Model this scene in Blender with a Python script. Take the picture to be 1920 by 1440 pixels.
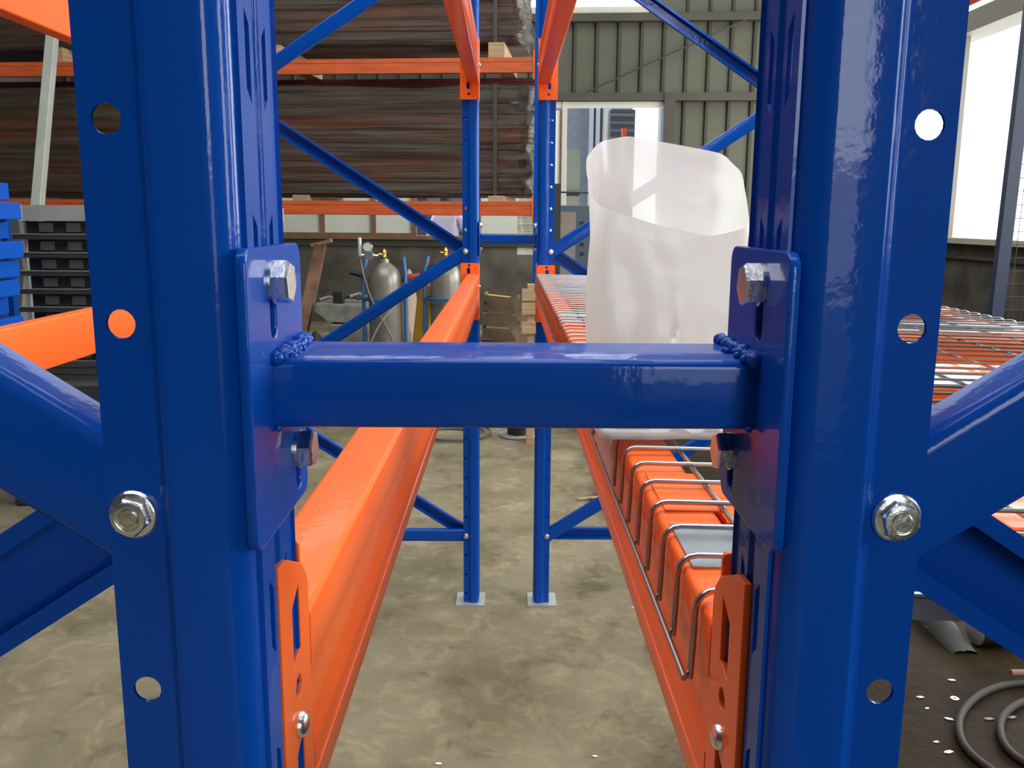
import bpy, bmesh, math, random
from mathutils import Vector, Matrix, noise
random.seed(7)
PI = math.pi
SC = bpy.context.scene
COL = SC.collection
for o in list(bpy.data.objects): bpy.data.objects.remove(o)

# ------------------------------------------------------------ camera, world, light, exposure
FPX, TH, RO, YA, CH = 1678.65, .1829, -.0067, .0065, 1.43
cd = bpy.data.cameras.new('camera'); cam = bpy.data.objects.new('camera', cd); COL.objects.link(cam)
cd.sensor_width = 36; cd.lens = FPX/1920*36; cd.clip_start = .02; cd.clip_end = 200
def basis():
    f = Vector((math.sin(YA)*math.cos(TH), math.cos(YA)*math.cos(TH), -math.sin(TH)))
    r = Vector((math.cos(YA), -math.sin(YA), 0)); u = r.cross(f)
    c, s = math.cos(RO), math.sin(RO)
    return r*c-u*s*-1*-1, r*s+u*c, f, r, u
_, _, FW, RT, UP = basis()
def ray(u, v):                                    # direction seen at pixel (u, v) of the 1920x1440 photograph
    c, s = math.cos(RO), math.sin(RO)
    U, V = u-960, 720-v
    a, b = (U*c+V*s)/FPX, (-U*s+V*c)/FPX
    return FW+RT*a+UP*b
CP = Vector((0, 0, CH))
camx = (ray(961, 720)-ray(960, 720)).normalized(); camz = -ray(960, 720).normalized(); camy = camz.cross(camx)
cam.matrix_world = Matrix.Translation(CP) @ Matrix((camx, camy, camz)).transposed().to_4x4()
SC.camera = cam
def at(u, v, Y): d = ray(u, v); return CP+d*(Y/d.y)
def atz(u, v, Z=0): d = ray(u, v); return CP+d*((Z-CH)/d.z)

w = bpy.data.worlds.new('overcast_sky'); SC.world = w; w.use_nodes = True
bg = w.node_tree.nodes['Background']; bg.inputs[0].default_value = (.93, .97, 1, 1); bg.inputs[1].default_value = 3.2
SC.view_settings.view_transform = 'Standard'; SC.view_settings.look = 'None'
SC.view_settings.exposure = 0; SC.view_settings.gamma = 1; SC.view_settings.use_curve_mapping = False
def area(name, loc, tgt, sx, sy, power, col=(1, 1, 1)):
    l = bpy.data.lights.new(name, 'AREA'); l.shape = 'RECTANGLE'; l.size = sx; l.size_y = sy; l.energy = power; l.color = col
    o = bpy.data.objects.new(name, l); COL.objects.link(o); o.location = loc
    o.rotation_euler = (Vector(tgt)-Vector(loc)).to_track_quat('-Z', 'Y').to_euler(); return o
area('daylight_right_window', (5.35, 7.6, 2.45), (0, 7.2, 1.2), 7.0, 2.3, 430, (1, .98, .94))
area('added_fill_right_front', (5.35, 1.0, 2.45), (0, 1.0, 1.4), 4.0, 2.3, 210, (1, .98, .95))  # added fill lamp, no window known there; brightens the left beam
area('daylight_door_behind', (1.55, -4.8, 2.9), (1.0, 0, 2.2), 1.3, 2.2, 62, (.9, .95, 1))
area('added_fill_overhead', (-.5, 2.0, 5.9), (-.5, 2.0, 0), 6, 6, 115, (1, .96, .88))  # added overhead lamp in an unseen roof opening
area('added_fill_overhead_back', (0, 9.0, 5.9), (0, 9.0, 0), 7, 3, 14, (1, .96, .88))  # second added overhead lamp, towards the back wall

# ------------------------------------------------------------ materials
MT = {}
def mat(name, col, rough=.5, metal=0, coat=0, bump=0, bscale=40, var=0, vscale=6, col2=None, stretch=None, spec=.5, coatr=.08):
    if name in MT: return MT[name]
    m = bpy.data.materials.new(name); m.use_nodes = True; nt = m.node_tree; N = nt.nodes; L = nt.links
    p = N['Principled BSDF']; p.inputs['Base Color'].default_value = (*col, 1)
    p.inputs['Roughness'].default_value = rough; p.inputs['Metallic'].default_value = metal
    p.inputs['Coat Weight'].default_value = coat; p.inputs['Coat Roughness'].default_value = coatr
    p.inputs['Specular IOR Level'].default_value = spec
    if bump or var:
        tc = N.new('ShaderNodeTexCoord'); mp = N.new('ShaderNodeMapping'); L.new(tc.outputs['Object'], mp.inputs[0])
        if stretch: mp.inputs['Scale'].default_value = stretch
    if bump:
        n = N.new('ShaderNodeTexNoise'); n.inputs['Scale'].default_value = bscale; n.inputs['Detail'].default_value = 3
        L.new(mp.outputs[0], n.inputs[0]); b = N.new('ShaderNodeBump'); b.inputs['Strength'].default_value = bump; b.inputs['Distance'].default_value = .01
        L.new(n.outputs[0], b.inputs['Height']); L.new(b.outputs[0], p.inputs['Normal'])
        if coat: L.new(b.outputs[0], p.inputs['Coat Normal'])
    if var:
        n = N.new('ShaderNodeTexNoise'); n.inputs['Scale'].default_value = vscale; n.inputs['Detail'].default_value = 6
        L.new(mp.outputs[0], n.inputs[0]); r = N.new('ShaderNodeValToRGB')
        c2 = col2 or tuple(c*(1-var) for c in col)
        r.color_ramp.elements[0].position = .36; r.color_ramp.elements[0].color = (*c2, 1)
        r.color_ramp.elements[1].position = .64; r.color_ramp.elements[1].color = (*col, 1)
        L.new(n.outputs[0], r.inputs[0]); L.new(r.outputs[0], p.inputs['Base Color'])
    MT[name] = m; return m
BLUE = mat('blue_gloss_paint', (.0, .066, .40), .45, coat=.42, bump=.022, bscale=110, spec=.06, coatr=.07)
BLUEF = mat('blue_paint', (.0, .066, .38), .45, coat=.3, spec=.08)
ORG = mat('orange_gloss_paint', (1, .155, .02), .42, coat=.28, bump=.02, bscale=70, spec=.15, coatr=.1)
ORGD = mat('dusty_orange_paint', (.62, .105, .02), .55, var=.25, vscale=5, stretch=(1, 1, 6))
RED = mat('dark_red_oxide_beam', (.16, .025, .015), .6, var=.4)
ZINC = mat('zinc_plated_steel', (.86, .86, .82), .27, metal=1, bump=.06, bscale=300)
WIRE = mat('galvanised_wire', (.42, .44, .45), .3, metal=1)
GALV = mat('galvanised_sheet', (.42, .47, .49), .38, metal=.9, var=.2, vscale=25, bump=.03, bscale=30)
DARK = mat('dark_steel', (.03, .03, .032), .6)
BLACK = mat('black_rubber', (.012, .012, .012), .6)
RUST = mat('rusty_brown_steel', (.2, .1, .05), .7, var=.55, vscale=9)
CREAM = mat('cream_paint', (.55, .53, .44), .6, var=.15)
WOOD = mat('pale_pallet_wood', (.5, .32, .17), .75, var=.35, vscale=4, stretch=(1, 1, 12))
WOODD = mat('weathered_wood', (.24, .17, .1), .8, var=.5, vscale=5)
CYL = mat('silver_grey_cylinder_paint', (.24, .23, .19), .35, metal=.35, var=.25, vscale=4)
BRASS = mat('brass', (.5, .33, .08), .35, metal=1)
CONC = mat('grey_concrete_block', (.26, .25, .21), .9, var=.4, vscale=9, bump=.4, bscale=25)
GREY = mat('grey_paint', (.3, .3, .28), .6, var=.2)
PGREEN = mat('pale_grey_green_paint', (.36, .38, .33), .55, var=.15)
YEL = mat('yellow_paint', (.6, .34, .03), .5, var=.3)
REDP = mat('red_plastic', (.4, .03, .02), .4)
TBLUE = mat('sky_blue_trolley_paint', (.008, .1, .27), .4)

# ------------------------------------------------------------ mesh helpers
class MB:
    def __init__(s, M=None): s.v = []; s.f = []; s.M = M
    def add(s, vs, fs):
        b = len(s.v); s.v += [Vector(p) for p in vs]; s.f += [tuple(b+i for i in f) for f in fs]; return s
    def box(s, x0, x1, y0, y1, z0, z1):
        v = [(x, y, z) for z in (z0, z1) for x, y in ((x0, y0), (x1, y0), (x1, y1), (x0, y1))]
        return s.add(v, [(3, 2, 1, 0), (4, 5, 6, 7), (0, 1, 5, 4), (1, 2, 6, 5), (2, 3, 7, 6), (3, 0, 4, 7)])
    def obox(s, p0, p1, w, h, up=(0, 0, 1)):         # a bar from p0 to p1 with cross section w x h
        return s.sweep(p0, p1, [(-w/2, -h/2), (w/2, -h/2), (w/2, h/2), (-w/2, h/2)], up)
    def sweep(s, p0, p1, prof, up=(0, 0, 1)):        # closed profile (side, up) swept from p0 to p1
        p0, p1 = Vector(p0), Vector(p1); a = (p1-p0).normalized(); sd = a.cross(Vector(up)).normalized(); u = sd.cross(a)
        n = len(prof); vs = [p+sd*q[0]+u*q[1] for p in (p0, p1) for q in prof]
        fs = [(i, (i+1) % n, n+(i+1) % n, n+i) for i in range(n)]+[tuple(range(n))[::-1], tuple(range(n, 2*n))]
        return s.add(vs, fs)
    def tube(s, pts, r, n=8, closed=False):
        pts = [Vector(p) for p in pts]; m = len(pts); rings = []; pu = None
        for i, p in enumerate(pts):
            if closed: t = pts[(i+1) % m]-pts[i-1]
            else: t = pts[min(i+1, m-1)]-pts[max(i-1, 0)]
            t.normalize()
            if pu is None: pu = Vector((0, 0, 1)) if abs(t.z) < .9 else Vector((1, 0, 0))
            sd = t.cross(pu).normalized(); pu = sd.cross(t)
            rr = r[i] if isinstance(r, (list, tuple)) else r
            rings.append([p+(sd*math.cos(2*PI*k/n)+pu*math.sin(2*PI*k/n))*rr for k in range(n)])
        vs = [q for g in rings for q in g]; fs = []
        for i in range(m if closed else m-1):
            j = (i+1) % m
            fs += [(i*n+k, i*n+(k+1) % n, j*n+(k+1) % n, j*n+k) for k in range(n)]
        if not closed: fs += [tuple(range(n))[::-1], tuple((m-1)*n+k for k in range(n))]
        return s.add(vs, fs)
    def lathe(s, prof, c=(0, 0, 0), axis=(0, 0, 1), n=20):   # prof: (radius, height)
        c = Vector(c); a = Vector(axis).normalized(); q = a.orthogonal().normalized(); e = a.cross(q)
        vs = [c+a*h+(q*math.cos(2*PI*k/n)+e*math.sin(2*PI*k/n))*max(r, 1e-5) for r, h in prof for k in range(n)]; m = len(prof)
        fs = [(i*n+k, i*n+(k+1) % n, (i+1)*n+(k+1) % n, (i+1)*n+k) for i in range(m-1) for k in range(n)]
        fs += [tuple(range(n))[::-1], tuple((m-1)*n+k for k in range(n))]
        return s.add(vs, fs)
    def mesh(s, name, m=None, smooth=None, recalc=True):
        me = bpy.data.meshes.new(name)
        vs = [s.M @ v for v in s.v] if s.M else s.v
        me.from_pydata([tuple(v) for v in vs], [], s.f)
        if recalc:
            bm = bmesh.new(); bm.from_mesh(me); bmesh.ops.remove_doubles(bm, verts=bm.verts, dist=1e-6)
            bmesh.ops.recalc_face_normals(bm, faces=bm.faces); bm.to_mesh(me); bm.free()
        if m: me.materials.append(m)
        if smooth is not None:
            me.polygons.foreach_set('use_smooth', [True]*len(me.polygons)); me.set_sharp_from_angle(angle=math.radians(smooth))
        return me
    def build(s, name, m=None, parent=None, smooth=None, bevel=0):
        return put(name, s.mesh(name, m, smooth), parent, bevel)
def put(name, me, parent=None, bevel=0, loc=None):
    o = bpy.data.objects.new(name, me); COL.objects.link(o)
    if parent: o.parent = parent
    if loc: o.location = loc
    if bevel:
        b = o.modifiers.new('bevel', 'BEVEL'); b.width = bevel; b.segments = 2; b.limit_method = 'ANGLE'; b.angle_limit = math.radians(40)
        b.harden_normals = False
    return o
def tag(o, label=None, cat=None, group=None, kind=None):
    if label: o['label'] = label
    if cat: o['category'] = cat
    if group: o['group'] = group
    if kind: o['kind'] = kind
    return o
def thing(name, loc, label, cat, group=None, rz=0):
    o = bpy.data.objects.new(name, None); COL.objects.link(o); o.location = loc; o.rotation_euler.z = rz; o.empty_display_size = .1
    return tag(o, label, cat, group)
def struct(name, mb, m, parent=None, **k):
    o = mb.build(name, m, parent, **k)
    if not parent: o['kind'] = 'structure'
    return o
def circ(cx, cy, r, n=16): return [(cx+r*math.cos(2*PI*k/n), cy+r*math.sin(2*PI*k/n)) for k in range(n)]
def rrect(x0, x1, y0, y1, r, n=4):
    P = []
    for cx, cy, a in ((x1-r, y0+r, -90), (x1-r, y1-r, 0), (x0+r, y1-r, 90), (x0+r, y0+r, 180)):
        P += [(cx+r*math.cos(math.radians(a+90*k/n)), cy+r*math.sin(math.radians(a+90*k/n))) for k in range(n+1)]
    return P
def plate(outer, holes, t, M, m, name='plate', bev=.0006):
    """flat plate with real holes: 2D curve with thickness, turned into a mesh; M maps (x, y, thickness) to the world"""
    c = bpy.data.curves.new('tmp', 'CURVE'); c.dimensions = '2D'; c.fill_mode = 'BOTH'
    for P in [outer]+holes:
        sp = c.splines.new('POLY'); sp.points.add(len(P)-1); sp.use_cyclic_u = True
        for i, q in enumerate(P): sp.points[i].co = (q[0], q[1], 0, 1)
    c.extrude = t/2-bev; c.bevel_depth = bev; c.bevel_resolution = 1; c.offset = -bev
    o = bpy.data.objects.new('tmp', c); COL.objects.link(o); dg = bpy.context.evaluated_depsgraph_get(); dg.update()
    me = bpy.data.meshes.new_from_object(o.evaluated_get(dg)); bpy.data.objects.remove(o); bpy.data.curves.remove(c)
    me.transform(M); me.name = name; me.materials.clear(); me.materials.append(m)
    if M.determinant() < 0: me.flip_normals()
    me.polygons.foreach_set('use_smooth', [True]*len(me.polygons)); me.set_sharp_from_angle(angle=math.radians(35))
    return me
def MX(x, sgn=1):   # plate in the Y-Z plane at x
    return Matrix(((0, 0, 1, x), (1, 0, 0, 0), (0, 1, 0, 0), (0, 0, 0, 1)))
def MY(y):          # plate in the X-Z plane at y
    return Matrix(((1, 0, 0, 0), (0, 0, 1, y), (0, 1, 0, 0), (0, 0, 0, 1)))

# ------------------------------------------------------------ the setting
AW = math.atan(.08); WY = 12.2
WM = Matrix.Translation((0, WY, 0)) @ Matrix.Rotation(-AW, 4, 'Z')     # back wall frame: x along it, y away, z up
def wl(u, v, off=0):                                                   # pixel to (s, z) on the back wall
    d = ray(u, v); Mi = WM.inverted(); o = Mi @ CP; e = Mi.to_3x3() @ d
    p = o+e*((off-o.y)/e.y); return p.x, p.z
FLOOR = bpy.data.materials.new('worn_concrete_floor'); FLOOR.use_nodes = True
nt = FLOOR.node_tree; N = nt.nodes; L = nt.links; p = N['Principled BSDF']
tc = N.new('ShaderNodeTexCoord')
def ramp(src, a, ca, b, cb):
    r = N.new('ShaderNodeValToRGB'); r.color_ramp.elements[0].position = a; r.color_ramp.elements[0].color = (*ca, 1)
    r.color_ramp.elements[1].position = b; r.color_ramp.elements[1].color = (*cb, 1); L.new(src, r.inputs[0]); return r.outputs[0]
def nz(scale, detail, dist=0, rough=.55):
    n = N.new('ShaderNodeTexNoise'); n.inputs['Scale'].default_value = scale; n.inputs['Detail'].default_value = detail
    n.inputs['Distortion'].default_value = dist; n.inputs['Roughness'].default_value = rough; L.new(tc.outputs['Object'], n.inputs[0]); return n.outputs[0]
c1 = ramp(nz(2.2, 8, .6), .32, (.14, .118, .073), .68, (.25, .215, .142))
c2 = ramp(nz(9, 6, 1.2, .6), .5, (1, 1, 1), .74, (1.45, 1.42, 1.36))
c3 = ramp(nz(4.5, 7, .6, .7), .31, (.62, .6, .55), .46, (1, 1, 1))
mx = N.new('ShaderNodeMixRGB'); mx.blend_type = 'MULTIPLY'; mx.inputs[0].default_value = 1; L.new(c1, mx.inputs[1]); L.new(c2, mx.inputs[2])
mx2 = N.new('ShaderNodeMixRGB'); mx2.blend_type = 'MULTIPLY'; mx2.inputs[0].default_value = 1; L.new(mx.outputs[0], mx2.inputs[1]); L.new(c3, mx2.inputs[2])
sx = N.new('ShaderNodeSeparateXYZ'); L.new(tc.outputs['Object'], sx.inputs[0])
def mth(op, a, b): m_ = N.new('ShaderNodeMath'); m_.operation = op; [L.new(q, m_.inputs[i]) if not isinstance(q, (int, float)) else setattr(m_.inputs[i], 'default_value', q) for i, q in enumerate((a, b))]; return m_.outputs[0]
shade_dirt = mth('ADD', sx.outputs[0], mth('MULTIPLY', nz(1.3, 6, .4), 1.1))          # shade and dirt on the window side put into the floor colour
c4 = ramp(mth('DIVIDE', shade_dirt, 4.0), .245, (1, 1, 1), .30, (.11, .09, .068))
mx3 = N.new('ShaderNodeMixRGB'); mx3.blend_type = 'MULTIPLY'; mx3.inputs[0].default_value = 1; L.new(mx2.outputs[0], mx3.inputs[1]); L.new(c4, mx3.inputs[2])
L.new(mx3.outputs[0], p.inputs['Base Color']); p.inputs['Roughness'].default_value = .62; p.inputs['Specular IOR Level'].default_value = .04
b = N.new('ShaderNodeBump'); b.inputs['Strength'].default_value = .25; b.inputs['Distance'].default_value = .02; L.new(nz(14, 8), b.inputs['Height']); L.new(b.outputs[0], p.inputs['Normal'])
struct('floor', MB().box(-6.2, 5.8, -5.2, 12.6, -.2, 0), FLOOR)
WALLP = mat('rough_stained_plaster', (.13, .115, .09), .9, var=.55, vscale=2.2, bump=.5, bscale=8)
SHEET = mat('pale_green_grey_sheeting', (.078, .079, .047), .5, var=.12, vscale=1.5)
PURL = mat('dull_brown_girt_paint', (.06, .052, .037), .7, var=.2)
FRAMEW = mat('pale_window_frame_paint', (.5, .48, .41), .6)
FRAMEB = mat('brown_window_frame_wood', (.2, .115, .065), .7, var=.3)
PANE = mat('frosted_white_pane', (.62, .64, .55), .4, var=.08, vscale=3)
ROOFM = mat('dull_grey_roof_sheet', (.11, .11, .1), .7)
# ceiling with two unseen openings added for light, left wall, wall behind the camera, right wall with its openings
c = MB()
c.box(-6.2, 5.8, -5.2, -1, 6, 6.1).box(-6.2, 5.8, 5, 7.5, 6, 6.1).box(-6.2, 5.8, 10.5, 12.8, 6, 6.1)
c.box(-6.2, -3.5, -1, 5, 6, 6.1).box(2.5, 5.8, -1, 5, 6, 6.1).box(-6.2, -3.5, 7.5, 10.5, 6, 6.1).box(3.5, 5.8, 7.5, 10.5, 6, 6.1)
struct('ceiling', c, ROOFM)
struct('wall_left', MB().box(-6.4, -6.2, -5.2, 12.8, 0, 6), mat('dark_grey_wall_sheet', (.06, .06, .057), .8))
c = MB().box(-6.2, .85, -5.4, -5.2, 0, 6).box(2.25, 5.8, -5.4, -5.2, 0, 6).box(.85, 2.25, -5.4, -5.2, 4.0, 6)
struct('wall_front', c, mat('grey_brown_wall', (.04, .036, .03), .8))
struct('ground', MB().box(-5, 9, -18, -5.4, -.2, -.02), mat('pale_yard_concrete', (.16, .16, .15), .9, var=.3, vscale=1.5))
c = MB().box(5.5, 5.75, -5.2, 12.0, 0, 1.17).box(5.5, 5.7, -5.2, -1.0, 1.17, 6).box(5.5, 5.7, 3.0, 4.1, 1.17, 6)
struct('wall_right', c, WALLP)
RT_T = mat('grey_beige_beam_paint', (.3, .27, .22), .6)
struct('trim_1', MB().box(5.42, 5.78, -1.0, 11.7, 3.62, 3.86), RT_T)
struct('trim_2', MB().box(5.36, 5.8, 4.1, 11.7, 1.17, 1.235), mat('pale_sill', (.42, .38, .3), .7))
struct('trim_3', MB().box(5.44, 5.5, 4.1, 11.7, .99, 1.03), mat('pipe_brown', (.07, .045, .035), .5))
struct('trim_4', MB().box(5.5, 5.56, 11.3, 11.42, 1.2, 3.65), RT_T)
for i, y in enumerate((7.6, 5.9)): struct('trim_%d' % (5+i), MB().box(5.5, 5.6, y, y+.12, 1.2, 3.65), RT_T)
# back wall
zb = 1.17
s_a = wl(1042, 300)[0]; s_b = wl(1241, 300)[0]; z_h = wl(1140, 191)[1]; zcl = wl(1140, 25)[1]
s_c = wl(1217, 5)[0]
struct('wall_back', MB(WM).box(-6.6, 5.6, 0, .25, 0, zb-.03), WALLP)
struct('trim_7', MB(WM).box(-6.6, s_a, -.06, .26, zb-.03, zb+.02), FRAMEB)
struct('trim_8', MB(WM).box(-6.6, s_a, -.03, 0, zb-.12, zb-.03), mat('painted_sill_shadow', (.05, .045, .035), .8))  # dark strip painted as the shadow under the sill
cor = MB(WM)       # ribbed sheeting built as ribs
def sheet(s0, s1, z0, z1, name, m_=None):
    o = MB(WM).box(s0, s1, .06, .1, z0, z1).build(name, m_ or SHEET); o['kind'] = 'structure'
    k = 0; s = math.ceil(s0/.286)*.286
    rib = MB(WM)
    while s < s1-.0:
        r = MB(WM); r.add([(s-.03, .06, z0), (s-.012, .03, z0), (s+.012, .03, z0), (s+.03, .06, z0), (s-.03, .06, z1), (s-.012, .03, z1), (s+.012, .03, z1), (s+.03, .06, z1)],
              [(0, 1, 5, 4), (1, 2, 6, 5), (2, 3, 7, 6), (0, 3, 2, 1), (4, 5, 6, 7), (3, 0, 4, 7)])
        r.build('rib', RIBM, o); s += .286; k += 1
RIBM = mat('darker_sheet_rib', (.028, .028, .017), .6)
sheet(s_b+.02, 5.05, .9, 6, 'wall_back_sheeting_right')
sheet(s_a-.6, s_b+.02, z_h+.02, zcl, 'wall_back_sheeting_middle')
sheet(-6.6, s_a-.6, 2.6, zcl, 'wall_back_sheeting_left', mat('unlit_brown_sheeting', (.05, .04, .032), .8))  # sheeting coloured dark to stand in for unlit bundles behind the rack
struct('trim_9', MB(WM).box(s_c, 5.05, .05, .1, zcl, 6), SHEET)
struct('trim_10', MB(WM).box(-6.6, 5.08, -.06, .05, wl(1140, 41)[1], wl(1140, 26)[1]), PURL)
struct('trim_11', MB(WM).box(-6.6, s_c, -.02, .05, wl(1140, 25)[1], wl(1140, 13)[1]), CREAM)
struct('trim_12', MB(WM).box(-1, 5.08, -.06, .05, wl(1140, 190)[1], wl(1140, 175)[1]), PURL)
struct('trim_13', MB(WM).box(s_b, s_b+.14, -.08, .05, 0, wl(1140, 176)[1]), PURL)
a0 = Vector((wl(1099, 174)[0], 0, wl(1099, 174)[1])); a1 = Vector((wl(1410, 32)[0], 0, wl(1410, 32)[1]))
struct('trim_14', MB(WM).tube([(a0.x, -.03, a0.z), (a1.x, -.03, a1.z)], .012, 6), DARK)
struct('wall_back_infill', MB(WM).box(-6.6, wl(178, 400)[0], .02, .2, zb-.03, 2.6).box(wl(178, 400)[0], s_a-.5, .04, .1, 2.5, 2.62), mat('unlit_brown_sheeting', (.05, .04, .032), .8))
# window in the sheeted part
wf = MB(WM).box(s_a-.5, s_b, -.02, .06, wl(1140, 202)[1], wl(1140, 191)[1]); z0w = .95
wf.box(wl(1053, 300)[0], wl(1062, 300)[0], -.03, .06, z0w, z_h)
wn = struct('window_1', wf, FRAMEW)
MB(WM).box(wl(1049, 300)[0], wl(1053, 300)[0], -.02, .05, z0w, wl(1140, 207)[1]).build('dark_stile', FRAMEB, wn)
MB(WM).box(s_a-.5, wl(1049, 300)[0], 0, .04, z0w, wl(1140, 207)[1]).build('door_panel', mat('cream_white_panel', (.75, .74, .62), .5), wn)
# what stands beyond that window: blue grey sheds with a strip of bright sky between them
OUT1 = mat('slate_blue_shed_sheet', (.16, .19, .24), .6, var=.15)
def outpx(u, v, Y): return at(u, v, Y)
a = at(1040, 195, 16); b_ = at(1187, 195, 16)
o = MB().box(a.x, b_.x, 16, 16.4, 0, 4.8).build('neighbour_shed', OUT1); tag(o, 'blue grey shed wall seen through the window of the ribbed wall', 'shed')
for u in (1106, 1118, 1131, 1140): 
    q = at(u, 300, 15.9); MB().box(q.x-.02, q.x+.05, 15.9, 16, 0, 4.8).build('standing_seam', mat('pale_blue_seam', (.33, .36, .42), .5), o)
q = at(1137, 300, 15.6); o = MB().box(q.x-.03, q.x+.04, 15.5, 15.6, 0, 3.6).build('drain_pipe', FRAMEW); tag(o, 'pale upright pipe outside in front of the blue grey shed', 'pipe')
q0 = at(1063, 280, 14); q1 = at(1085, 420, 14)
o = MB().box(q0.x, q1.x, 14, 14.5, 0, q0.z).build('outdoor_cabinet', mat('pale_green_cabinet', (.3, .33, .28), .6)); tag(o, 'pale green cabinet outside behind the window stile', 'cabinet')
MB().box(q0.x, q1.x, 13.97, 14, (q0.z)*.72, (q0.z)*.74).build('shelf_line', DARK, o)
q0 = at(1145, 205, 15); q1 = at(1185, 420, 15)
o = MB().box(q0.x, q1.x, 15, 15.3, 0, q0.z).build('roller_shutter', mat('dark_shutter', (.05, .06, .075), .5)); tag(o, 'dark ribbed shutter outside left of the bright sky gap', 'shutter')
k = 0; z = .2
while z < q0.z: MB().tube([(q0.x, 15, z), (q1.x, 15, z)], .025, 5).build('shutter_slat', MT['dark_shutter'], o); z += .12
q = at(1171, 250, 14.4); o = MB().box(q.x-.035, q.x+.035, 14.4, 14.5, 0, at(1171, 240, 14.4).z).build('orange_post', ORGD); tag(o, 'short orange post outside in front of the dark shutter', 'post')
q0 = at(1240, 205, 16); o = MB().box(q0.x, q0.x+1.4, 16, 16.3, 0, 4.8).build('far_shed', OUT1); tag(o, 'blue grey shed outside right of the sky gap', 'shed')
# frosted windows of the left part: frame, panes
def win(n, px, z1=2.5):
    s0, s1 = wl(px[0], 400)[0], wl(px[1], 400)[0]
    f = MB(WM); t = .035
    f.box(s0, s1, -.02, .05, zb+.02, zb+.02+t).box(s0, s1, -.02, .05, z1-t, z1).box(s0, s0+t, -.02, .05, zb+.055, z1-t).box(s1-t, s1, -.02, .05, zb+.055, z1-t)
    o = struct('window_%d' % n, f, FRAMEB)
    MB(WM).box(s0+t, s1-t, .0, .03, zb+.055, z1-t).build('pane', PANE, o); return o
xs = [(175, 240), (240, 330), (330, 420), (420, 510), (510, 604), (604, 700), (700, 776)]
for i, q in enumerate(xs): win(2+i, q)
win(9, (897, 1012))
# louvred opening with a dim blue grey yard behind
s0, s1 = wl(776, 400)[0], wl(897, 400)[0]
lv = struct('window_10', MB(WM).box(s0, s0+.03, -.02, .05, zb+.02, 2.5).box(s1-.03, s1, -.02, .05, zb+.02, 2.5), FRAMEB)
z = zb+.06
while z < 2.5:
    MB(WM).box(s0-.1, s1+.1, 1.7, 1.73, z, z+.075).build('louvre', mat('blue_grey_louvre', (.1, .12, .14), .5), lv); z += .11
MB(WM).box(s0-.8, s1+.8, 2.1, 2.14, 0, 3).build('backing', mat('dark_backing', (.03, .035, .04), .7), lv)

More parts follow.
